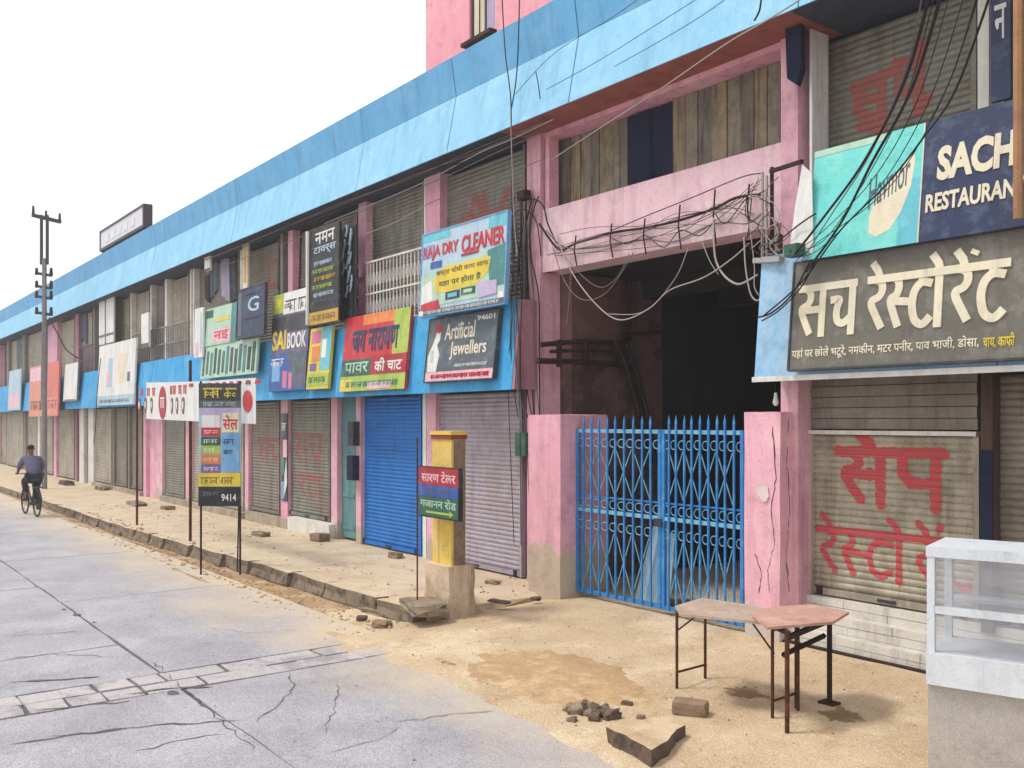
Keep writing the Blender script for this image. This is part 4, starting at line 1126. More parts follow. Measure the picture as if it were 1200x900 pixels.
for k, c_ in enumerate(('red','darkgreen','lime','orange','purple')):
    z_ = .60-k*.075; sp.rect(.06,z_-.03,.52,z_+.04,c_); sp.scribble(.12,z_-.015,.46,z_+.02,'white',6,seed=50+k)
sp.rect(.56,.6,.96,.76,'cream'); sp.text('सेल',.58,.62,.94,.74,'red',.02); sp.rect(.56,.28,.97,.59,'sky'); sp.scribble(.6,.5,.94,.55,'navy',5,seed=60); sp.scribble(.6,.42,.9,.46,'navy',5,seed=61)
sp.rect(0,.16,1,.27,'yellow'); sp.scribble(.05,.18,.95,.24,'brown',9,seed=62); sp.rect(0,0,1,.155,'black'); sp.text('9414',.55,.04,.9,.1,'white',.01); sp.scribble(.1,.08,.5,.12,'grey',6,seed=63)

# yellow pillar with its board
yp0 = G(512,716,-.02)
YX0, YX1, YY = XP(507,6.05), XP(529,6.05), 6.05
pl = empty('yellow_pillar', ((YX0+YX1)/2,YY,0), label='yellow square pillar with a red cap on a rough cement base at the pavement end', cat='pillar')
bx0, bx1 = XP(501,5.98), XP(529,5.98)
bm = bmesh.new(); bmesh.ops.create_cube(bm, size=1); bmesh.ops.subdivide_edges(bm, edges=bm.edges, cuts=3, use_grid_fill=True)
for v_ in bm.verts:
    v_.co = Vector((v_.co.x*(bx1-bx0)*(1.06-.08*(v_.co.z+.5)), v_.co.y*.36, v_.co.z*.62)) + Vector((random.uniform(-.012,.012),random.uniform(-.012,.012),random.uniform(-.008,.008)))
me = bpy.data.meshes.new('base'); bm.to_mesh(me); bm.free()
o = link('base', me, mat('buff_cement', (212,190,164),(186,160,134), streak=(110,84,64), streak_amt=.6, blotch=(150,124,100), blotch_amt=.5, bump=.5), pl, loc=(0,.11,.19))
ch(pl,'shaft',YEL,MB().box(YX0,YY,.49,YX1,YY+.2,1.98))
ch(pl,'cap',mat('red_brown_cap',(150,70,60),(120,56,50)),MB().box(YX0-.015,YY-.015,1.98,YX1+.015,YY+.215,2.03))
ch(pl,'cap_top',YEL,MB().box(YX0-.025,YY-.025,2.033,YX1+.025,YY+.225,2.075))
ch(pl,'bare_brick_side',BRICK,MB().box(YX1-.002,YY+.03,.5,YX1+.008,YY+.19,1.97))
q = on(489,714,-.05)
tag(MB().tube([(q.x,q.y,q.z-.1),(q.x,q.y,2.0)],.011,6).build('sign_post', RUST),'thin rusty rod standing left of the yellow pillar behind the red and green board','post')
s = Sign('signboard','small red, blue and green banded board with Devanagari text fixed before the yellow pillar','signboard',490.5,538,-.0732,-.1545,5.86,face=C['black'],zbt=(ZR(-.1545,5.86),ZR(-.0732,5.86)))
s.rect(.02,.64,.98,.98,'crimson'); s.text('सारण टेलर',.08,.7,.92,.92,'rose',.015)
s.rect(.02,.42,.98,.635,'blue'); s.scribble(.15,.46,.85,.6,'violet',6,seed=70)
s.rect(.02,.03,.98,.415,'darkgreen'); s.text('गजानन रोड',.06,.2,.94,.39,'mint',.012)
s.poly([(.2,.09),(.78,.09),(.78,.05),(.88,.11),(.78,.17),(.78,.13),(.2,.13)],'lime','arrow')

# roof sign and pole
RX0, RX1, RY = XP(118,8.6), XP(168,8.6), 8.6
rs = empty('roof_sign', ((RX0+RX1)/2,RY,7.4), label='pale billboard in a dark frame standing on the roof edge', cat='billboard')
rz0, rz1 = ZR(.577,RY), ZR(.632,RY)
ch(rs,'board',flat('pale_hoarding',(216,214,224)),MB().box(RX0,RY,rz0,RX1,RY+.12,rz1))
ch(rs,'frame',DGREY,MB().box(RX0,RY-.03,rz0-.09,RX1,RY+.15,rz0).box(RX0,RY-.03,rz1,RX1,RY+.15,rz1+.06).box(RX1,RY-.03,rz0-.09,RX1+.12,RY+.25,rz1+.06).box(RX0-.06,RY-.03,rz0-.09,RX0,RY+.15,rz1+.06))
for t_ in (.02,.35,.7,.97): ch(rs,'leg',DGREY,MB().box(RX0+(RX1-RX0)*t_,RY+.02,6.3,RX0+(RX1-RX0)*t_+.07,RY+.09,rz0-.09))
for k in range(5): ch(rs,'faded_letter',C['white'],MB().box(RX0+.7+k*.8,RY-.012,rz0+.15,RX0+1.15+k*.8,RY-.001,rz0+.42))
POLEM = mat('grey_pole_steel', (140,134,134), (112,106,108), bump=.1)
# electricity pole
ep = XP(52,6.2); py_ = 6.2
dd = -ep*CT+py_*ST
zpx = lambda y: HC+(HOR-y)*dd/F
pp = empty('electricity_pole', (ep,py_,0), label='twin steel electricity pole with crossarm and insulators rising above the roof', cat='pole')
cw = dd/F
RV = Vector((ST,CT,0))
PO = Vector((ep,py_,0))
def pq(q, y): return PO+RV*(q*cw)+Vector((0,0,zpx(y)))
for q in (-3.4,3.4): ch(pp,'pole_rail',DGREY,MB().tube([pq(q,310),pq(q,252)],.05,6))
ch(pp,'pole_shaft',POLEM,MB().tube([(ep,py_,-.2),(ep,py_,zpx(303))],[.085,.07],10))
ch(pp,'crossarm',DGREY,MB().bar(pq(-14,252),pq(19,260),.11))
for q, a_, b_ in ((-13,241,252),(2,247,257),(18,250,260)): ch(pp,'insulator',RUSTD,MB().tube([pq(q,b_),pq(q,a_)],[.05,.03],6))
for k, y in enumerate((320,335,347,366)):
    ch(pp,'bracket',DGREY,MB().bar(pq(-10,y),pq(9,y+3),.08))
    for q in (-9,8): ch(pp,'insulator',RUSTD,MB().tube([pq(q,y+2),pq(q,y-6)],[.06,.04],7))


# torn poster strip down one shop pillar
s = Sign('poster','torn black, white and teal poster strip pasted down a pink pillar beside the red-marked shutter','poster',329.5,336.5,-.18,-.01,7.88,thick=.015,face=C['charcoal'],zbt=(.55,2.35))
s.rect(.0,.72,.6,1,'slate'); s.rect(.3,.5,1,.7,'rose'); s.rect(.0,.3,.5,.5,'teal'); s.poly([(.5,.05),(1,.2),(.9,.5),(.6,.3)],'white'); s.rect(.1,.02,.5,.22,'sky'); s.scribble(.1,.8,.9,.9,'white',4,seed=90)
# ------------------------------------------------------------------ gate pillars
def rough_block(x0,y0,z0,x1,y1,z1,cuts=5,a=.006,seed=0):
    rnd = random.Random(seed)
    bm = bmesh.new(); bmesh.ops.create_cube(bm, size=1); bmesh.ops.subdivide_edges(bm, edges=bm.edges, cuts=cuts, use_grid_fill=True)
    for v_ in bm.verts:
        v_.co = Vector((x0+(v_.co.x+.5)*(x1-x0), y0+(v_.co.y+.5)*(y1-y0), z0+(v_.co.z+.5)*(z1-z0))) + Vector([rnd.uniform(-a,a) for _ in range(3)])
    me = bpy.data.meshes.new('block'); bm.to_mesh(me); bm.free(); return me
GPK = mat('gate_pillar_plaster', (228,172,188), (214,154,174), streak=(150,100,112), streak_amt=.4, blotch=(240,190,200), blotch_amt=.45,
          zbase=((184,174,150), .15, .06, 1.0), bump=.3)
GPR = mat('gate_pillar_plaster_right', (232,180,196), (220,162,180), streak=(160,112,122), streak_amt=.35, blotch=(242,200,206), blotch_amt=.5,
          zbase=((190,182,170), -.22, .06, 1.1), bump=.3)
tag(link('gate_pillar', rough_block(-9.57,7.49,-.15,-8.93,8.262,2.275), GPK), 'pink gate pillar with peeling grey plaster at its foot, left of the blue gate', 'pillar')
gr = tag(link('gate_pillar', rough_block(-6.25,7.70,-.15,-5.81,8.34,2.285,seed=2), GPR), 'pink gate pillar with a white patch, right of the blue gate behind the tables', 'pillar')
rnd = random.Random(3)
c_ = P(895,577,7.69); mb = MB()
ring = [(c_.x+.07*math.cos(6.283*k/11)*rnd.uniform(.6,1.3), c_.z+.09*math.sin(6.283*k/11)*rnd.uniform(.7,1.2)) for k in range(11)]
mb.hull([(x,7.70,z) for x,z in ring],[(x,7.688,z) for x,z in ring]); mb.build('plaster_patch', mat('bare_lime_plaster',(222,208,208),(204,190,188)), gr)
def wallcrack(pts, parent):
    pp = []
    for a, b in zip(pts[:-1], pts[1:]):
        for k in range(7): pp.append(Vector(a).lerp(Vector(b), k/7)+Vector((rnd.uniform(-.01,.01) if a[0]==a[0] else 0, 0, rnd.uniform(-.01,.01))))
    return MB().tube(pp, [rnd.uniform(.0015,.006) for _ in pp], 4).build('plaster_crack', DGREY, parent)
wallcrack([P(905,500,7.698),P(909,560,7.698),P(903,600,7.698),P(908,640,7.698),P(899,668,7.698),P(903,700,7.698)], gr)
wallcrack([P(885,650,7.698),P(893,672,7.698),P(889,700,7.698)], gr)
wallcrack([PX(924,490,-5.808),PX(922,545,-5.808),PX(926,600,-5.808),PX(921,650,-5.808),PX(925,700,-5.808)], gr)

# ------------------------------------------------------------------ blue iron gate
GY = 7.76
gx0, gx1 = -8.925, XP(873,GY)-.004
gt = empty('iron_gate', (gx0,GY,0), label='blue painted double-leaf iron gate with spear tops and rings, closing the dark passage', cat='gate')
mid = XP(776,GY)
GZ0, GZT, GZM = .07, 2.055, 1.075
ringm = MB().tube([(.047*math.cos(6.283*k/12),0,.05*math.sin(6.283*k/12)) for k in range(13)], .0065, 5).mesh('ring'); ringm.materials.append(GATEL)
def leaf(x0, x1, n):
    lf = MB().box(x0+.046,-.016,GZ0-.005,x1-.046,.016,GZ0+.045).build('leaf', GATE, gt); lf.location = (-gx0,0,0)
    for xs_ in (x0, x1-.045): MB().box(xs_,-.02,GZ0,xs_+.045,.02,2.10).build('stile', GATE, lf)
    for z, h in ((GZT,.045),(GZM,.045)):
        MB().box(x0+.046,-.016,z-h/2+.02,x1-.046,.016,z+h/2+.02).build('rail', GATEL if z != GZ0 else GATE, lf)
    MB().box(x0+.046,-.012,1.26,x1-.046,.012,1.28).build('rail', GATE, lf)
    bm_ = MB().box(-.011,-.035,GZ0,.011,-.017,2.17)
    bm_.v += [(-.016,-.033,2.17),(.016,-.033,2.17),(.016,-.017,2.17),(-.016,-.017,2.17),(0,-.025,2.27)]
    k0 = len(bm_.v)-5; bm_.f += [(k0,k0+1,k0+4),(k0+1,k0+2,k0+4),(k0+2,k0+3,k0+4),(k0+3,k0,k0+4),(k0,k0+3,k0+2,k0+1)]
    bme = bm_.mesh('bar'); bme.materials.append(GATE)
    w_ = (x1-x0)/(n+1)
    for k in range(1, n+1):
        o = bpy.data.objects.new('bar', bme); COL.objects.link(o); o.parent = lf; o.location = (x0+w_*k,0,0); o.rotation_euler = (0,random.uniform(-.004,.004),0)
    for k in range(n+1):
        xc = x0+w_*(k+.5)
        for z in (1.93,1.19,.92):
            o = bpy.data.objects.new('ring', ringm); COL.objects.link(o); o.parent = lf; o.location = (xc,0,z+random.uniform(-.004,.004)); o.scale = (w_*.5/.055,1,1)
    # crossed flat bars between rings
    for za, zb in ((1.30,1.86),(.14,.85)):
        for k in range(0, n-1, 2):
            xa = x0+w_*(k+.6); xb = xa+w_*1.9
            xb = min(xb, x1-.05)
            MB().bar((xa,.02,za),(xb,.02,zb),.013,.006).build('cross_bar', GATEL, lf); MB().bar((xb,.03,za),(xa,.03,zb),.013,.006).build('cross_bar', GATEL, lf)
leaf(gx0, mid-.006, 9); leaf(mid+.006, gx1, 9)
mb = MB(); mb.box(mid-.09,-.05,1.0,mid+.03,-.035,1.09).build('latch', DGREY, gt).location = (-gx0,0,0)
# pale sheet leaning behind the gate
mb = MB(); n = 9; fr = [(-8.3+.62*k/n, 8.15+.05*math.sin(k*1.9)) for k in range(n+1)]; bk = [(x,y+.015) for x,y in reversed(fr)]
mb.hull([(x,y,.01) for x,y in fr+bk],[(x*.6+(-8.0)*.4,y+.25,.95+.12*math.sin(x*9)) for x,y in fr+bk])
tag(mb.build('plastic_sheet', C['paleblue']), 'pale blue plastic sheet slumped behind the left leaf of the gate', 'sheet')

# ------------------------------------------------------------------ things inside the passage
for i, (pts, r, lab) in enumerate((([(633,404),(680,400),(724,402),(740,399)], .035, 'uppermost dark pipe along the passage wall'),
        ([(645,412),(690,410),(735,414)], .025, 'middle thin dark pipe along the passage wall'),
        ([(630,423),(680,424),(728,428),(740,424)], .04, 'lowest thick dark pipe along the passage wall'),
        ([(722,400),(733,428),(743,462),(752,500),(758,540)], .045, 'outer sooty pipe bending down the passage wall'),
        ([(733,402),(744,432),(754,468),(762,505),(768,545)], .04, 'inner sooty pipe bending down the passage wall'),
        ([(728,394),(750,391),(790,388)], .03, 'short dark pipe running deeper into the passage'))):
    tag(MB().tube([PX(a,b,-9.53+.012*i) for a,b in pts], r, 7).build('pipe', RUSTD), lab, 'pipe')
for px in (655,687,722):
    tag(MB().bar(PX(px,398,-9.50),PX(px,430,-9.50),.05).build('pipe_bracket', RUSTD), {655:'iron strap nearest the street on the passage pipes',687:'iron strap in the middle of the passage pipes',722:'iron strap at the bend of the passage pipes'}[px], 'bracket')

# ------------------------------------------------------------------ electric boxes on the front
def boxthing(name, px0, px1, py0, py1, Y, dep, mt, lab, cat):
    a = P(px0,py1,Y); b = P(px1,py0,Y); e = min(.012,(b.x-a.x)*.15)
    o = MB().box(a.x,Y-dep,a.z,b.x,Y,b.z).build(name, mt); tag(o, lab, cat)
    MB().box(a.x+e,Y-dep-.008,a.z+e,b.x-e,Y-dep-.0005,b.z-e*1.0).build('cover', mt, o)
    MB().box((a.x+b.x)/2-.012,Y-dep-.016,a.z+(b.z-a.z)*.3,(a.x+b.x)/2+.012,Y-dep-.0085,a.z+(b.z-a.z)*.45).build('knob', DGREY, o)
    return o
boxthing('meter_box',414.5,421.5,494,522,7.9,.12,DGREY,'upper dark electric meter box between the teal door and blue shutter','meter box')
boxthing('meter_box',413.5,421,534,562,7.9,.12,CLOTH_N,'lower dark electric meter box between the teal door and blue shutter','meter box')
boxthing('switch_box',613,626,507,534,7.9,.14,C['darkgreen'],'dark green switch box on the column beside the lilac shutter','switch box')
boxthing('junction_box',928,944,286,303,7.4,.12,C['darkgreen'],'dark green junction box tangled in cables below the curled plastic flap','junction box')
boxthing('switch_box',613,622,223,236,7.86,.1,RUSTD,'small rusty fuse box in the cable tangle high on the left gate column','switch box')
# ------------------------------------------------------------------ conduits and cables
def smooth_pts_unused(pp, n=8):
    P_ = [pp[0]]+list(pp)+[pp[-1]]; out = []
    for i in range(1, len(P_)-2):
        p0,p1,p2,p3 = P_[i-1],P_[i],P_[i+1],P_[i+2]
        for k in range(n):
            t_ = k/n
            out.append(.5*((2*p1)+(p2-p0)*t_+(2*p0-5*p1+4*p2-p3)*t_*t_+(3*p1-p0-3*p2+p3)*t_**3))
    out.append(P_[-2]); return out
def cable(lab, pts, r=.007, mt=BLACK, name='cable', cat='cable', n=8):
    q = smooth_pts([P(*p) for p in pts], n)
    return tag(MB().tube(q, r, 5).build(name, mt, smooth=True), lab, cat)
cable('thick black cable falling from the top edge past the red-painted upper shutter', [(1095,-30,4.9),(1060,95,5.7),(1012,190,6.5),(965,255,7.0),(930,300,7.3)], .011)
cable('second thick black cable crossing the turquoise banner', [(1110,-30,4.9),(1068,105,5.7),(1022,190,6.4),(985,262,7.0),(945,318,7.3)], .011)
cable('thin grey cable between the two thick ones above the turquoise banner', [(1085,-30,5.0),(1062,80,5.7),(1020,180,6.4),(972,255,7.0),(938,308,7.3)], .005, GCABLE)
cable('long black cable sweeping below the navy board corner to the pale blue fascia', [(1165,-20,5.2),(1120,105,5.9),(1083,160,6.5),(1040,215,6.9),(985,270,7.2),(940,330,7.35),(895,370,7.4)], .008)
cable('thin dark cable dropping to the corner between the turquoise and navy boards', [(1150,-20,5.2),(1115,90,6.0),(1085,150,7.0)], .005)
cable('black loop of cable hanging over the left end of the pale blue canopy', [(950,305,7.3),(928,345,7.36),(905,366,7.40),(888,372,7.42)], .009)
cable('second black loop over the left end of the pale blue canopy', [(958,300,7.3),(940,335,7.34),(915,362,7.38),(893,376,7.40)], .007)
cable('dark cable running from the conduits to the green junction box', [(898,292,7.6),(915,280,7.5),(938,262,7.4),(956,250,7.38)], .008)
# along the lintel
cable('dark brown cable bundle strung along the pink lintel on hooks', [(632,262,7.8),(655,292,7.86),(675,285,7.86),(717,273,7.86),(756,267,7.86),(797,258,7.86),(838,244,7.86),(862,232,7.84),(892,228,7.8)], .016, RUSTD)
cable('sagging tan cable below the main bundle on the lintel', [(640,270,7.8),(662,290,7.85),(700,290,7.85),(756,281,7.85),(790,283,7.85),(838,262,7.85),(875,262,7.8),(893,250,7.75)], .009, GCABLE)
cable('thin dark cable rising along the lintel to the conduit tops', [(717,270,7.86),(760,252,7.86),(810,232,7.86),(868,208,7.84),(893,203,7.8)], .006, RUSTD)
cable('wavy thin cable between the third and fourth lintel hooks', [(717,279,7.85),(735,286,7.85),(756,276,7.85),(778,290,7.85),(797,270,7.85),(820,276,7.85),(838,258,7.85)], .006, RUSTD)
cable('thin cable crossing the lintel from low left to the right-hand tangle', [(650,300,7.86),(690,296,7.86),(740,292,7.86),(800,282,7.86),(850,250,7.84),(890,215,7.8)], .005, GCABLE)
cable('loose cable curling near the right end of the lintel', [(838,250,7.84),(850,262,7.82),(870,238,7.82),(880,230,7.8),(878,262,7.8),(876,278,7.8)], .006, RUSTD)
for k, (px, ya, yb, lab) in enumerate(((675,276,312,'first'),(717,262,302,'second'),(756,256,298,'third'),(797,240,292,'fourth'),(838,222,286,'fifth'),(878,216,274,'sixth'))):
    q = P(px,ya,7.87); q2 = P(px+1,yb,7.87)
    tag(MB().tube([q, (q.x,7.84,(q.z+q2.z)/2), q2], .010, 5).build('cable_hook', RUSTD), lab+' iron cable hook from the left on the pink lintel', 'hook')
# sagging across the dark opening
cable('pale cable sagging deepest across the dark passage mouth', [(655,285,7.8),(672,322,7.75),(700,358,7.72),(727,375,7.7),(760,362,7.7),(785,340,7.72),(825,325,7.75),(858,303,7.8),(878,285,7.85)], .008, WCABLE)
cable('mauve-grey cable hanging in a short curve at the left of the passage mouth', [(648,290,7.82),(662,330,7.8),(682,351,7.78),(708,345,7.78),(728,320,7.8),(742,296,7.83)], .006, GCABLE)
cable('grey cable in a shallow curve from the left column to the second lintel hook', [(645,272,7.82),(668,308,7.8),(700,336,7.8),(722,326,7.82),(738,296,7.84)], .005, GCABLE)
cable('thin pale cable rising from the deepest sag to the middle of the lintel', [(712,368,7.7),(755,365,7.72),(790,328,7.76),(806,292,7.83)], .005, WCABLE)
cable('thick white cable hooked in a U below the fifth lintel hook', [(836,255,7.84),(838,300,7.8),(848,322,7.78),(864,333,7.76),(878,328,7.76),(888,322,7.8)], .012, WCABLE)
cable('white cable dropping beside the conduits into a tight loop', [(872,278,7.8),(874,315,7.76),(880,345,7.74),(889,352,7.74),(893,338,7.76)], .009, WCABLE)
cable('second white cable in the loop beside the pale blue canopy end', [(878,262,7.8),(884,310,7.76),(884,335,7.74),(889,346,7.74)], .006, WCABLE)
cable('thin pale cable running right to left under the passage ceiling', [(823,284,7.84),(832,306,7.8),(842,322,7.8)], .005, WCABLE)
cable('pale string hanging from the left of the passage mouth to the old wall', [(670,300,8.0),(667,350,8.2),(662,400,8.3),(656,450,8.3)], .005, WCABLE)
cable('dark cable along the top corner of the passage wall', [(640,300,8.2),(645,380,8.26),(652,420,8.26),(655,480,8.26)], .006)
# bundle on the left column
rnd = random.Random(21)
labs = ['leftmost','second','third','fourth','fifth','sixth','seventh','eighth','ninth','tenth','eleventh','rightmost']
for k in range(12):
    x = 598+k*3.0
    pts = []
    for y in (232,262,300,350,400,450,490 if k % 3 else 640):
        sp_ = .6 if 240 < y < 340 else 1
        pts.append((x*sp_+612*(1-sp_)+rnd.uniform(-2.5,2.5)+(4 if y > 480 else 0), y+rnd.uniform(-4,4), 7.86-.012*(k%4) if x > 612 else 7.55-.01*(k%3) if y > 300 else 7.75))
    cable(labs[k]+' of the cables running down the left gate column', pts, .0055+.002*(k%3), [BLACK, DGREY, GCABLE, BLACK][k%4])
cable('black cable looping from the fuse box over to the lintel bundle', [(605,226,7.75),(622,232,7.8),(636,240,7.8),(642,262,7.82),(652,285,7.84)], .011, BLACK)
cable('dark cable swinging out behind the dry cleaner board', [(592,268,7.6),(600,255,7.7),(612,245,7.8),(628,258,7.84),(634,300,7.84)], .008, BLACK)
# front of the roof fascia
cable('dark cable looped down the blue fascia above the left gate column', [(588,-10,7.4),(592,60,7.38),(597,100,7.36),(599,132,7.36),(600,250,7.5),(603,345,7.5)], .009, DGREY)
cable('second dark cable down the blue fascia meeting the first in a V', [(609,-10,7.4),(607,60,7.38),(604,100,7.36),(599,128,7.35)], .009, DGREY)
cable('white cable hanging straight from the fascia past the upper shutter', [(598,128,7.34),(600,190,7.4),(602,250,7.5),(606,300,7.5)], .007, WCABLE)
cable('short black cable end sticking down from the blue fascia edge', [(628,84,7.36),(631,100,7.35),(633,116,7.36)], .007, BLACK)
cable('thin dark wire slanting over the blue fascia, lowest of three', [(604,110,7.35),(650,62,7.3),(715,22,7.25),(760,-10,7.2)], .004, DGREY)
cable('thin dark wire slanting over the blue fascia, middle of three', [(640,105,7.35),(700,72,7.3),(780,22,7.25),(830,-10,7.2)], .004, DGREY)
cable('thin dark wire slanting over the blue fascia, uppermost at the right', [(720,78,7.35),(770,50,7.3),(820,20,7.25),(860,-8,7.2)], .004, DGREY)
cable('black cable stub crossing the fascia end near the top of the right column', [(893,-8,7.3),(890,12,7.3),(884,24,7.35)], .010, BLACK)
# under the eaves
cable('pale twisted cable slanting across the boarded opening to the soffit', [(645,188,7.7),(700,152,7.6),(770,107,7.5),(850,52,7.4),(905,20,7.35),(960,-15,7.3)], .008, WCABLE)
cable('pale cable under the roof edge running down the row of shops', [(648,140,7.55),(600,163,7.55),(560,180,7.55),(500,212,7.6),(440,238,7.6),(380,262,7.6)], .008, WCABLE)
cable('grey cable just below the pale one under the roof edge', [(640,155,7.6),(590,175,7.6),(520,208,7.6),(450,236,7.6),(360,275,7.6),(260,312,7.6)], .007, GCABLE)
cable('dark cable under the roof edge reaching the far end of the building', [(630,135,7.5),(560,165,7.5),(460,207,7.5),(340,258,7.5),(200,315,7.5),(90,362,7.5)], .009, DGREY)
cable('grey cable slanting over the red-stained upper shutter', [(640,185,7.65),(590,205,7.6),(540,222,7.6),(500,240,7.6)], .006, GCABLE)
cable('thin pale cable over the yellowish upper shutter', [(500,240,7.6),(460,262,7.6),(425,275,7.6)], .005, WCABLE)
cable('dark cable drooping from the electricity pole to the far shops', [(58,372,6.3),(68,392,6.8),(78,410,7.3),(92,420,7.7)], .02, DGREY)
cable('pale wire from the pole down to the pavement', [(52,368,6.1),(49,420,6.1),(48,480,6.1)], .012, GCABLE)
cable('black cable hanging beside the far off-white board down to the shutters', [(118,420,7.3),(114,460,7.3),(112,500,7.6),(110,520,7.8)], .012, BLACK)
# conduits at the right of the lintel
for k, (px, ya, yb, r, mt, lab) in enumerate(((893.5,202,306,.016,WCABLE,'white conduit pipe standing leftmost above the pale blue canopy end'),(898.5,206,306,.014,WCABLE,'thin white conduit second from the left above the canopy end'),
        (904.5,196,306,.020,RUSTD,'rusty brown pipe between the white conduits above the canopy end'),(910,260,308,.018,WCABLE,'short white conduit right of the rusty pipe'),(915,275,308,.02,RUST,'short brown pipe nearest the curled plastic flap'))):
    a = P(px,ya,7.66); b = P(px,yb,7.66)
    tag(MB().tube([b,a],r,7).build('conduit', mt), lab, 'pipe')
tag(MB().bar(P(903,201,7.6),P(940,189,7.5),.035).build('bracket', RUSTD), 'rusty iron arm reaching right from the brown pipe to the plastic flap', 'bracket')
tag(MB().bar(P(887,306,7.64),P(918,304,7.60),.05,.12).build('conduit_tray', WCABLE), 'pale ledge on which the conduits stand at the end of the canopy', 'ledge')
cable('knot of grey cable wound round the conduits', [(888,262,7.62),(900,270,7.58),(915,262,7.6),(905,282,7.58),(890,290,7.62),(903,298,7.58),(918,290,7.6)], .008, GCABLE)
cable('white wire tail curling among the conduits', [(905,255,7.58),(912,275,7.56),(902,288,7.56),(912,300,7.56)], .006, WCABLE)
b_ = P(909,446,7.7)
lp = empty('bulb', tuple(b_), label='small white bulb hanging under the left end of the pale blue canopy', cat='bulb')
MB().tube([(0,0,.1),(0,0,-.12)],.006,5).build('flex', BLACK, lp); MB().tube([(0,0,-.12),(0,0,-.17),(0,0,-.22),(0,0,-.25)],[.015,.02,.032,.015],8).build('glass', C['white'], lp)

# ------------------------------------------------------------------ tables
def gz(x, y): return zdirt(x, y)
ta = empty('folding_table', (-5.05,6.0,-.1), label='grey-topped narrow folding table with thin rusty leg frames in front of the gate', cat='table')
tb = empty('folding_table', (-4.55,6.2,-.1), label='pink-topped board table on darker legs beside the grey folding table', cat='table')
def tch(T_, name, mt, mb): 
    o = mb.build(name, mt, None); o.parent = T_; o.matrix_parent_inverse = Matrix.Translation(T_.location).inverted(); return o
def topz(x): return .675+(.0)*(x)
ga = [G(797,719,.66),G(791,710,.66),G(822,700.5,.66),G(881,709,.66),G(905,716,.66),G(896,729,.66)]
tch(ta,'top',GREYTOP,MB().hull([p-Vector((0,0,.022)) for p in ga],[p for p in ga]))
for (x, ya, yb, n_) in ((-5.53,5.93,6.31,0),(-4.52,5.90,6.22,1)):
    tch(ta,'leg',RUST,MB().tube([(x,ya,gz(x,ya)-.01),(x,ya,.635)],.013,6)); tch(ta,'leg',RUST,MB().tube([(x-.02,yb,gz(x,yb)-.01),(x-.02,yb,.635)],.013,6))
    tch(ta,'rung',RUST,MB().tube([(x,ya,.06),(x-.02,yb,.06)],.010,6)); tch(ta,'rung',RUST,MB().tube([(x,ya,.60),(x-.02,yb,.60)],.010,6))
    s_ = 1 if n_ == 0 else -1
    tch(ta,'brace',RUST,MB().tube([(x,ya+.02,.42),(x+.26*s_,ya+.06,.63)],.008,5))
tch(ta,'apron_rail',RUST,MB().bar((-5.5,6.0,.625),(-4.6,6.0,.625),.02)); 
pk = [G(899,735,.69),G(976,728.5,.69),G(995,717,.69),G(951,708,.69),G(905,711,.69),G(881,719,.69)]
tch(tb,'top',PLYPINK,MB().hull([p-Vector((0,0,.02)) for p in pk],[p for p in pk]))
for x, y, r in ((-4.26,5.73,.018),(-4.43,6.50,.021),(-4.50,6.19,.013)):
    q = (x, y)
    tch(tb,'leg',RUSTD if r > .02 else RUST,MB().tube([(x,y,gz(x,y)-.01),(x,y,.665)],r,7))
tch(tb,'foot_plate',RUSTD,MB().box(-4.50,6.44,gz(-4.43,6.5)-.01,-4.36,6.55,gz(-4.43,6.5)+.012))
tch(tb,'rung',RUSTD,MB().bar((-4.30,5.78,.60),(-4.45,6.46,.60),.035)); tch(tb,'rung',RUSTD,MB().bar((-4.50,6.0,.40),(-4.44,6.45,.5),.03))
tch(tb,'crosspiece',RUSTD,MB().bar((-4.50,5.86,.645),(-4.26,5.75,.645),.03))
# dark pot under the table
q = on(940,772,-.05)
# ------------------------------------------------------------------ glass showcase in the right foreground
u_ = Vector((.958,.2875,0)); ang = math.atan2(u_.y,u_.x)
FRW = mat('white_aluminium_frame', (214,220,226), (196,204,214), rough=.4, var=.4, bump=.03, streak=(170,176,184), streak_amt=.3)
BEI = mat('greige_cabinet_panel', (176,170,164), (160,155,150), rough=.5, var=.5, bump=.04, streak=(190,184,172), streak_amt=.3)
sc_ = empty('showcase', (-3.085,5.535,0), (0,0,ang), label='white-framed glass display counter with a beige lower panel at the right edge of the street', cat='display counter')
W_, D2 = 1.75, .55
zb_ = -.16
MB().box(.004,.02,zb_,W_-.004,D2,.575).build('cabinet', BEI, sc_)
MB().box(0,-.015,.578,W_,D2+.01,.775).build('ledge', FRW, sc_)
for x, y in ((0,0),(W_-.05,0),(0,D2-.05),(W_-.05,D2-.05),(.95,D2-.05)):
    MB().box(x+.001,y+.001,.776,x+.045,y+.045,1.36).build('post', FRW, sc_)
MB().box(-.004,-.004,1.362,W_+.004,D2+.004,1.425).build('top_frame', FRW, sc_)
MB().box(.047,.002,1.015,W_-.05,.04,1.06).build('middle_rail', FRW, sc_); MB().box(.047,D2-.04,1.015,W_-.05,D2-.005,1.06).build('middle_rail', FRW, sc_)
MB().box(.05,.012,.78,W_-.05,.018,1.012).build('glass_pane', GLASS, sc_); MB().box(.05,.012,1.063,W_-.05,.018,1.36).build('glass_pane', GLASS, sc_)
MB().box(.05,D2-.02,.78,W_-.05,D2-.014,1.36).build('glass_pane', GLASS, sc_); MB().box(.012,.05,.78,.018,D2-.05,1.36).build('glass_pane', GLASS, sc_)
MB().box(.05,.05,1.03,W_-.05,D2-.05,1.04).build('glass_shelf', GLASS, sc_)
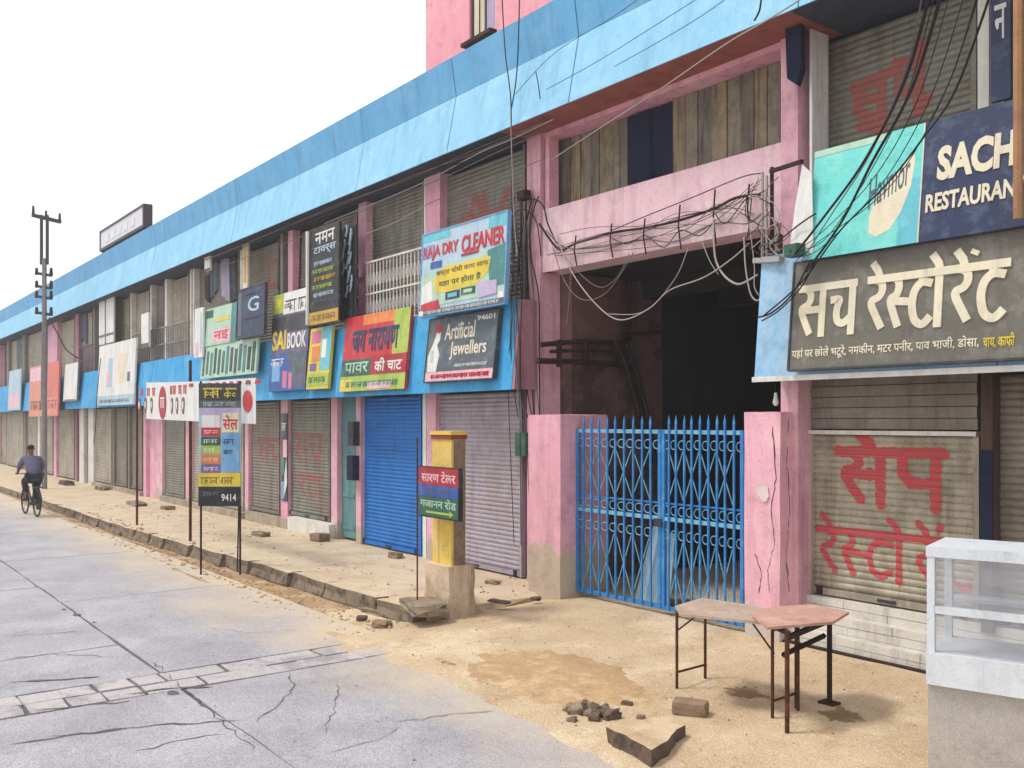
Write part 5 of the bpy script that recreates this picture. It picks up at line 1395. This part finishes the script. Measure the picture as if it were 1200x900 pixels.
tag(MB().hull([(0,0,0),(.3,0,0),(.3,.2,0),(0,.2,0)],[(.03,.02,.05),(.24,.03,.03),(.24,.17,.03),(.03,.18,.05)]).build('tray', C['charcoal'], None, loc=(-2.62,5.80,.777)), 'small dark tray on the ledge inside the glass counter', 'tray')

# ------------------------------------------------------------------ cyclist
BK = empty('bicycle', (-25.75,4.50,-.15), (0,0,math.radians(184)), label='black roadster bicycle ridden away along the kerb', cat='bicycle')
def wheel(x):
    w_ = MB().tube([(x+.325*math.cos(6.283*k/28),0,.345+.325*math.sin(6.283*k/28)) for k in range(29)], .02, 6).build('wheel', RUBBER, BK)
    MB().tube([(x+.30*math.cos(6.283*k/28),0,.345+.30*math.sin(6.283*k/28)) for k in range(29)], .009, 5).build('rim', DGREY, w_)
    for k in range(12):
        a = 6.283*k/12; MB().tube([(x,(.03 if k%2 else -.03),.345),(x+.3*math.cos(a),0,.345+.3*math.sin(a))], .003, 3).build('spoke', DGREY, w_)
    MB().tube([(x,-.05,.345),(x,.05,.345)],.02,7).build('hub', DGREY, w_)
wheel(-.52); wheel(.56)
fr_ = MB()
for a, b in (((-.12,0,.30),(-.24,0,.84)),((-.22,0,.78),(.36,0,.86)),((-.12,0,.30),(.38,0,.78)),((.34,0,.92),(.40,0,.70)),((-.12,.03,.30),(-.52,.05,.345)),((-.12,-.03,.30),(-.52,-.05,.345)),((-.22,.02,.78),(-.52,.05,.345)),((-.22,-.02,.78),(-.52,-.05,.345)),((.40,.05,.70),(.56,.05,.345)),((.40,-.05,.70),(.56,-.05,.345))):
    fr_.tube([a,b],.016,6)
fr_.build('frame', C['black'], BK)
MB().tube([(.33,0,.90),(.32,0,1.02)],.014,6).build('stem', DGREY, BK)
MB().tube([(.16,.27,1.02),(.26,.26,1.03),(.34,.14,1.03),(.34,-.14,1.03),(.26,-.26,1.03),(.16,-.27,1.02)],.012,6).build('handlebar', DGREY, BK)
MB().hull([(-.40,-.10,.86),(-.40,.10,.86),(-.12,.03,.88),(-.12,-.03,.88)],[(-.40,-.10,.92),(-.40,.10,.92),(-.12,.03,.92),(-.12,-.03,.92)]).build('saddle', C['black'], BK)
MB().box(-.78,-.07,.72,-.36,.07,.74).build('carrier', DGREY, BK)
MB().tube([(-.52+.37*math.cos(a),0,.345+.37*math.sin(a)) for a in [math.radians(t_) for t_ in range(20,190,17)]],.026,5).build('mudguard', C['black'], BK)
cr = MB().tube([(-.12,-.06,.30),(-.12,.06,.30)],.04,8).build('crank', DGREY, BK)
MB().bar((-.12,.08,.30),(-.02,.08,.43),.02).build('crank_arm', DGREY, cr); MB().bar((-.12,-.08,.30),(-.22,-.08,.17),.02).build('crank_arm', DGREY, cr)
MB().box(-.07,.09,.42,.05,.17,.445).build('pedal', C['black'], cr); MB().box(-.27,-.17,.155,-.15,-.09,.18).build('pedal', C['black'], cr)
def skin(name, verts, edges, radii, mt, parent, sub=2):
    me = bpy.data.meshes.new(name); me.from_pydata(verts, edges, [])
    o = bpy.data.objects.new(name, me); COL.objects.link(o); o.parent = parent; me.materials.append(mt)
    m_ = o.modifiers.new('Skin','SKIN'); m_.use_smooth_shade = True
    sk_ = me.skin_vertices[0].data
    for i, r in enumerate(radii):
        sk_[i].radius = (r if isinstance(r, tuple) else (r, r)); sk_[i].use_root = (i == 0)
    ss = o.modifiers.new('Sub','SUBSURF'); ss.levels = sub; ss.render_levels = sub
    return o
PE = empty('person', (-25.75,4.50,-.15), (0,0,math.radians(184)), label='person in a mauve-grey shirt and dark trousers cycling away, seen from behind', cat='person')
V = [(-.26,0,1.0),(-.18,0,1.18),(-.06,0,1.36),(.0,0,1.47),(.03,0,1.53),(.06,0,1.63),(.07,0,1.72)]
Rr = [(.14,.13),(.125,.12),(.145,.11),.06,.058,(.085,.10),(.07,.075)]
E = [(0,1),(1,2),(2,3),(3,4),(4,5),(5,6)]
def add(p, v_, r): V.append(v_); Rr.append(r); E.append((p, len(V)-1)); return len(V)-1
for s_ in (1,-1):
    a = add(2,(-.03,.18*s_,1.40),.06); a = add(a,(.02,.27*s_,1.18),.045); a = add(a,(.14,.27*s_,1.06),.03); h_ = add(a,(.19,.265*s_,1.055),(.032,.02))
    for q in range(4):
        f = add(h_,(.235,(.235+.02*q)*s_,1.06),.009); add(f,(.25,(.235+.02*q)*s_,1.03-.004*q),.008)
    add(h_,(.20,.225*s_,1.03),.010)
hipL = add(0,(-.22,.11,.95),.095); k_ = add(hipL,(.16,.12,.84),.065); an = add(k_,(-.02,.12,.52),.04); add(an,(.06,.13,.47),.035)
hipR = add(0,(-.22,-.11,.95),.095); k_ = add(hipR,(.05,-.12,.62),.065); an = add(k_,(-.26,-.12,.26),.04); add(an,(-.15,-.13,.21),.035)
skin('body', V, E, Rr, SKIN, PE)
shV = [(-.26,0,.97),(-.18,0,1.18),(-.06,0,1.37),(-.01,0,1.45)]; shE = [(0,1),(1,2),(2,3)]; shR = [(.165,.15),(.15,.14),(.17,.13),.075]
for s_ in (1,-1):
    n0 = len(shV); shV += [(-.03,.19*s_,1.40),(.0,.24*s_,1.28),(.03,.275*s_,1.15)]; shE += [(2,n0),(n0,n0+1),(n0+1,n0+2)]; shR += [.082,.072,.062]
skin('shirt', shV, shE, shR, SHIRT, PE)
tV = [(-.26,0,.98),(-.22,.11,.95),(.16,.12,.845),(.0,.12,.56),(-.22,-.11,.95),(.05,-.12,.625),(-.23,-.12,.30)]
skin('trousers', tV, [(0,1),(1,2),(2,3),(0,4),(4,5),(5,6)], [(.15,.14),.11,.082,.058,.11,.082,.058], TROU, PE)
for v_ in ((-.02,.13,.46),(-.24,-.13,.20)): skin('sandal', [v_,(v_[0]+.08,v_[1],v_[2]-.005),(v_[0]+.16,v_[1],v_[2]-.015)], [(0,1),(1,2)], [(.042,.035),(.042,.03),(.035,.02)], C['brown'], PE)
skin('hair', [(.0,0,1.62),(.035,0,1.70),(.06,0,1.755)], [(0,1),(1,2)], [(.075,.07),(.10,.09),(.06,.06)], HAIR, PE)
for s_ in (1,-1): skin('ear', [(.05,.088*s_,1.63),(.045,.096*s_,1.66)], [(0,1)], [.014,.016], SKIN, PE, 1)
skin('nose', [(.145,0,1.66),(.165,0,1.635)], [(0,1)], [.010,.014], SKIN, PE, 1)
for s_ in (1,-1): skin('eye', [(.138,.032*s_,1.675),(.140,.034*s_,1.676)], [(0,1)], [.011,.011], C['white'], PE, 1)
MB().box(.135,-.028,1.60,.152,.028,1.608).build('mouth', C['brown'], PE)

# ------------------------------------------------------------------ more loose wire
rnd = random.Random(77)
for k in range(7):
    a = rnd.uniform(640,660); y0 = rnd.uniform(262,300)
    pts = [(a, y0, 7.8)]
    for px in (700, 750, 800, 850):
        t_ = (px-650)/240; pts.append((px+rnd.uniform(-8,8), y0*(1-t_)+(225+rnd.uniform(-6,14))*t_+rnd.uniform(-2,16), 7.84-.01*(k%3)))
    pts.append((rnd.uniform(882,895), rnd.uniform(205,262), 7.74))
    o = cable('thin loose wire tangled along the pink lintel above the passage', pts, .0038, [RUSTD,GCABLE,BLACK][k%3]); o['group'] = 'thin wires tangled along the lintel'
for k in range(6):
    s0 = rnd.uniform(.395,.412)
    pts = [(px, HOR-(s0+rnd.uniform(-.006,.003))*(px+230), 7.55+.02*k) for px in (640, 560, 480, 400, 320, 240)]
    o = cable('thin wire slung close under the roof edge along the upper shutters', pts, .0045, [BLACK,GCABLE,WCABLE][k%3]); o['group'] = 'thin wires under the roof edge'
for k in range(5):
    x = rnd.uniform(884,918); pts = [(x, rnd.uniform(205,230), 7.6)]
    for q in range(5): pts.append((x+rnd.uniform(-14,14), 230+q*16+rnd.uniform(-8,8), 7.56+rnd.uniform(-.03,.03)))
    o = cable('thin wire knotted among the conduits at the right end of the lintel', pts, .005, [BLACK,WCABLE,GCABLE][k%3]); o['group'] = 'thin wires knotted round the conduits'
for k in range(4):
    pts = [(930+rnd.uniform(-6,6), 300+rnd.uniform(-10,10), 7.3),(960+rnd.uniform(-5,5), 285+rnd.uniform(-12,8), 7.3),(1010+10*k, 215+rnd.uniform(-8,8), 6.8),(1060+14*k, 120, 6.0),(1100+18*k,-25,5.2)]
    o = cable('thin dark wire sweeping up over the turquoise banner to the top edge', pts, .0038, BLACK); o['group'] = 'thin wires over the turquoise banner'
# thin haze volume added so the far end pales as with glare
hz = MB().box(-170,-12,-1.4,34,26,16.5).build('haze', None)
hm = bpy.data.materials.new('glare_haze'); hm.use_nodes = True; hm.node_tree.nodes.clear()
ho = hm.node_tree.nodes.new('ShaderNodeOutputMaterial'); hv = hm.node_tree.nodes.new('ShaderNodeVolumePrincipled')
hv.inputs['Color'].default_value = (.93,.95,1,1); hv.inputs['Density'].default_value = .0025; hv.inputs['Anisotropy'].default_value = .2
hm.node_tree.links.new(hv.outputs[0], ho.inputs['Volume']); hz.data.materials.append(hm)
tag(hz, kind='stuff')
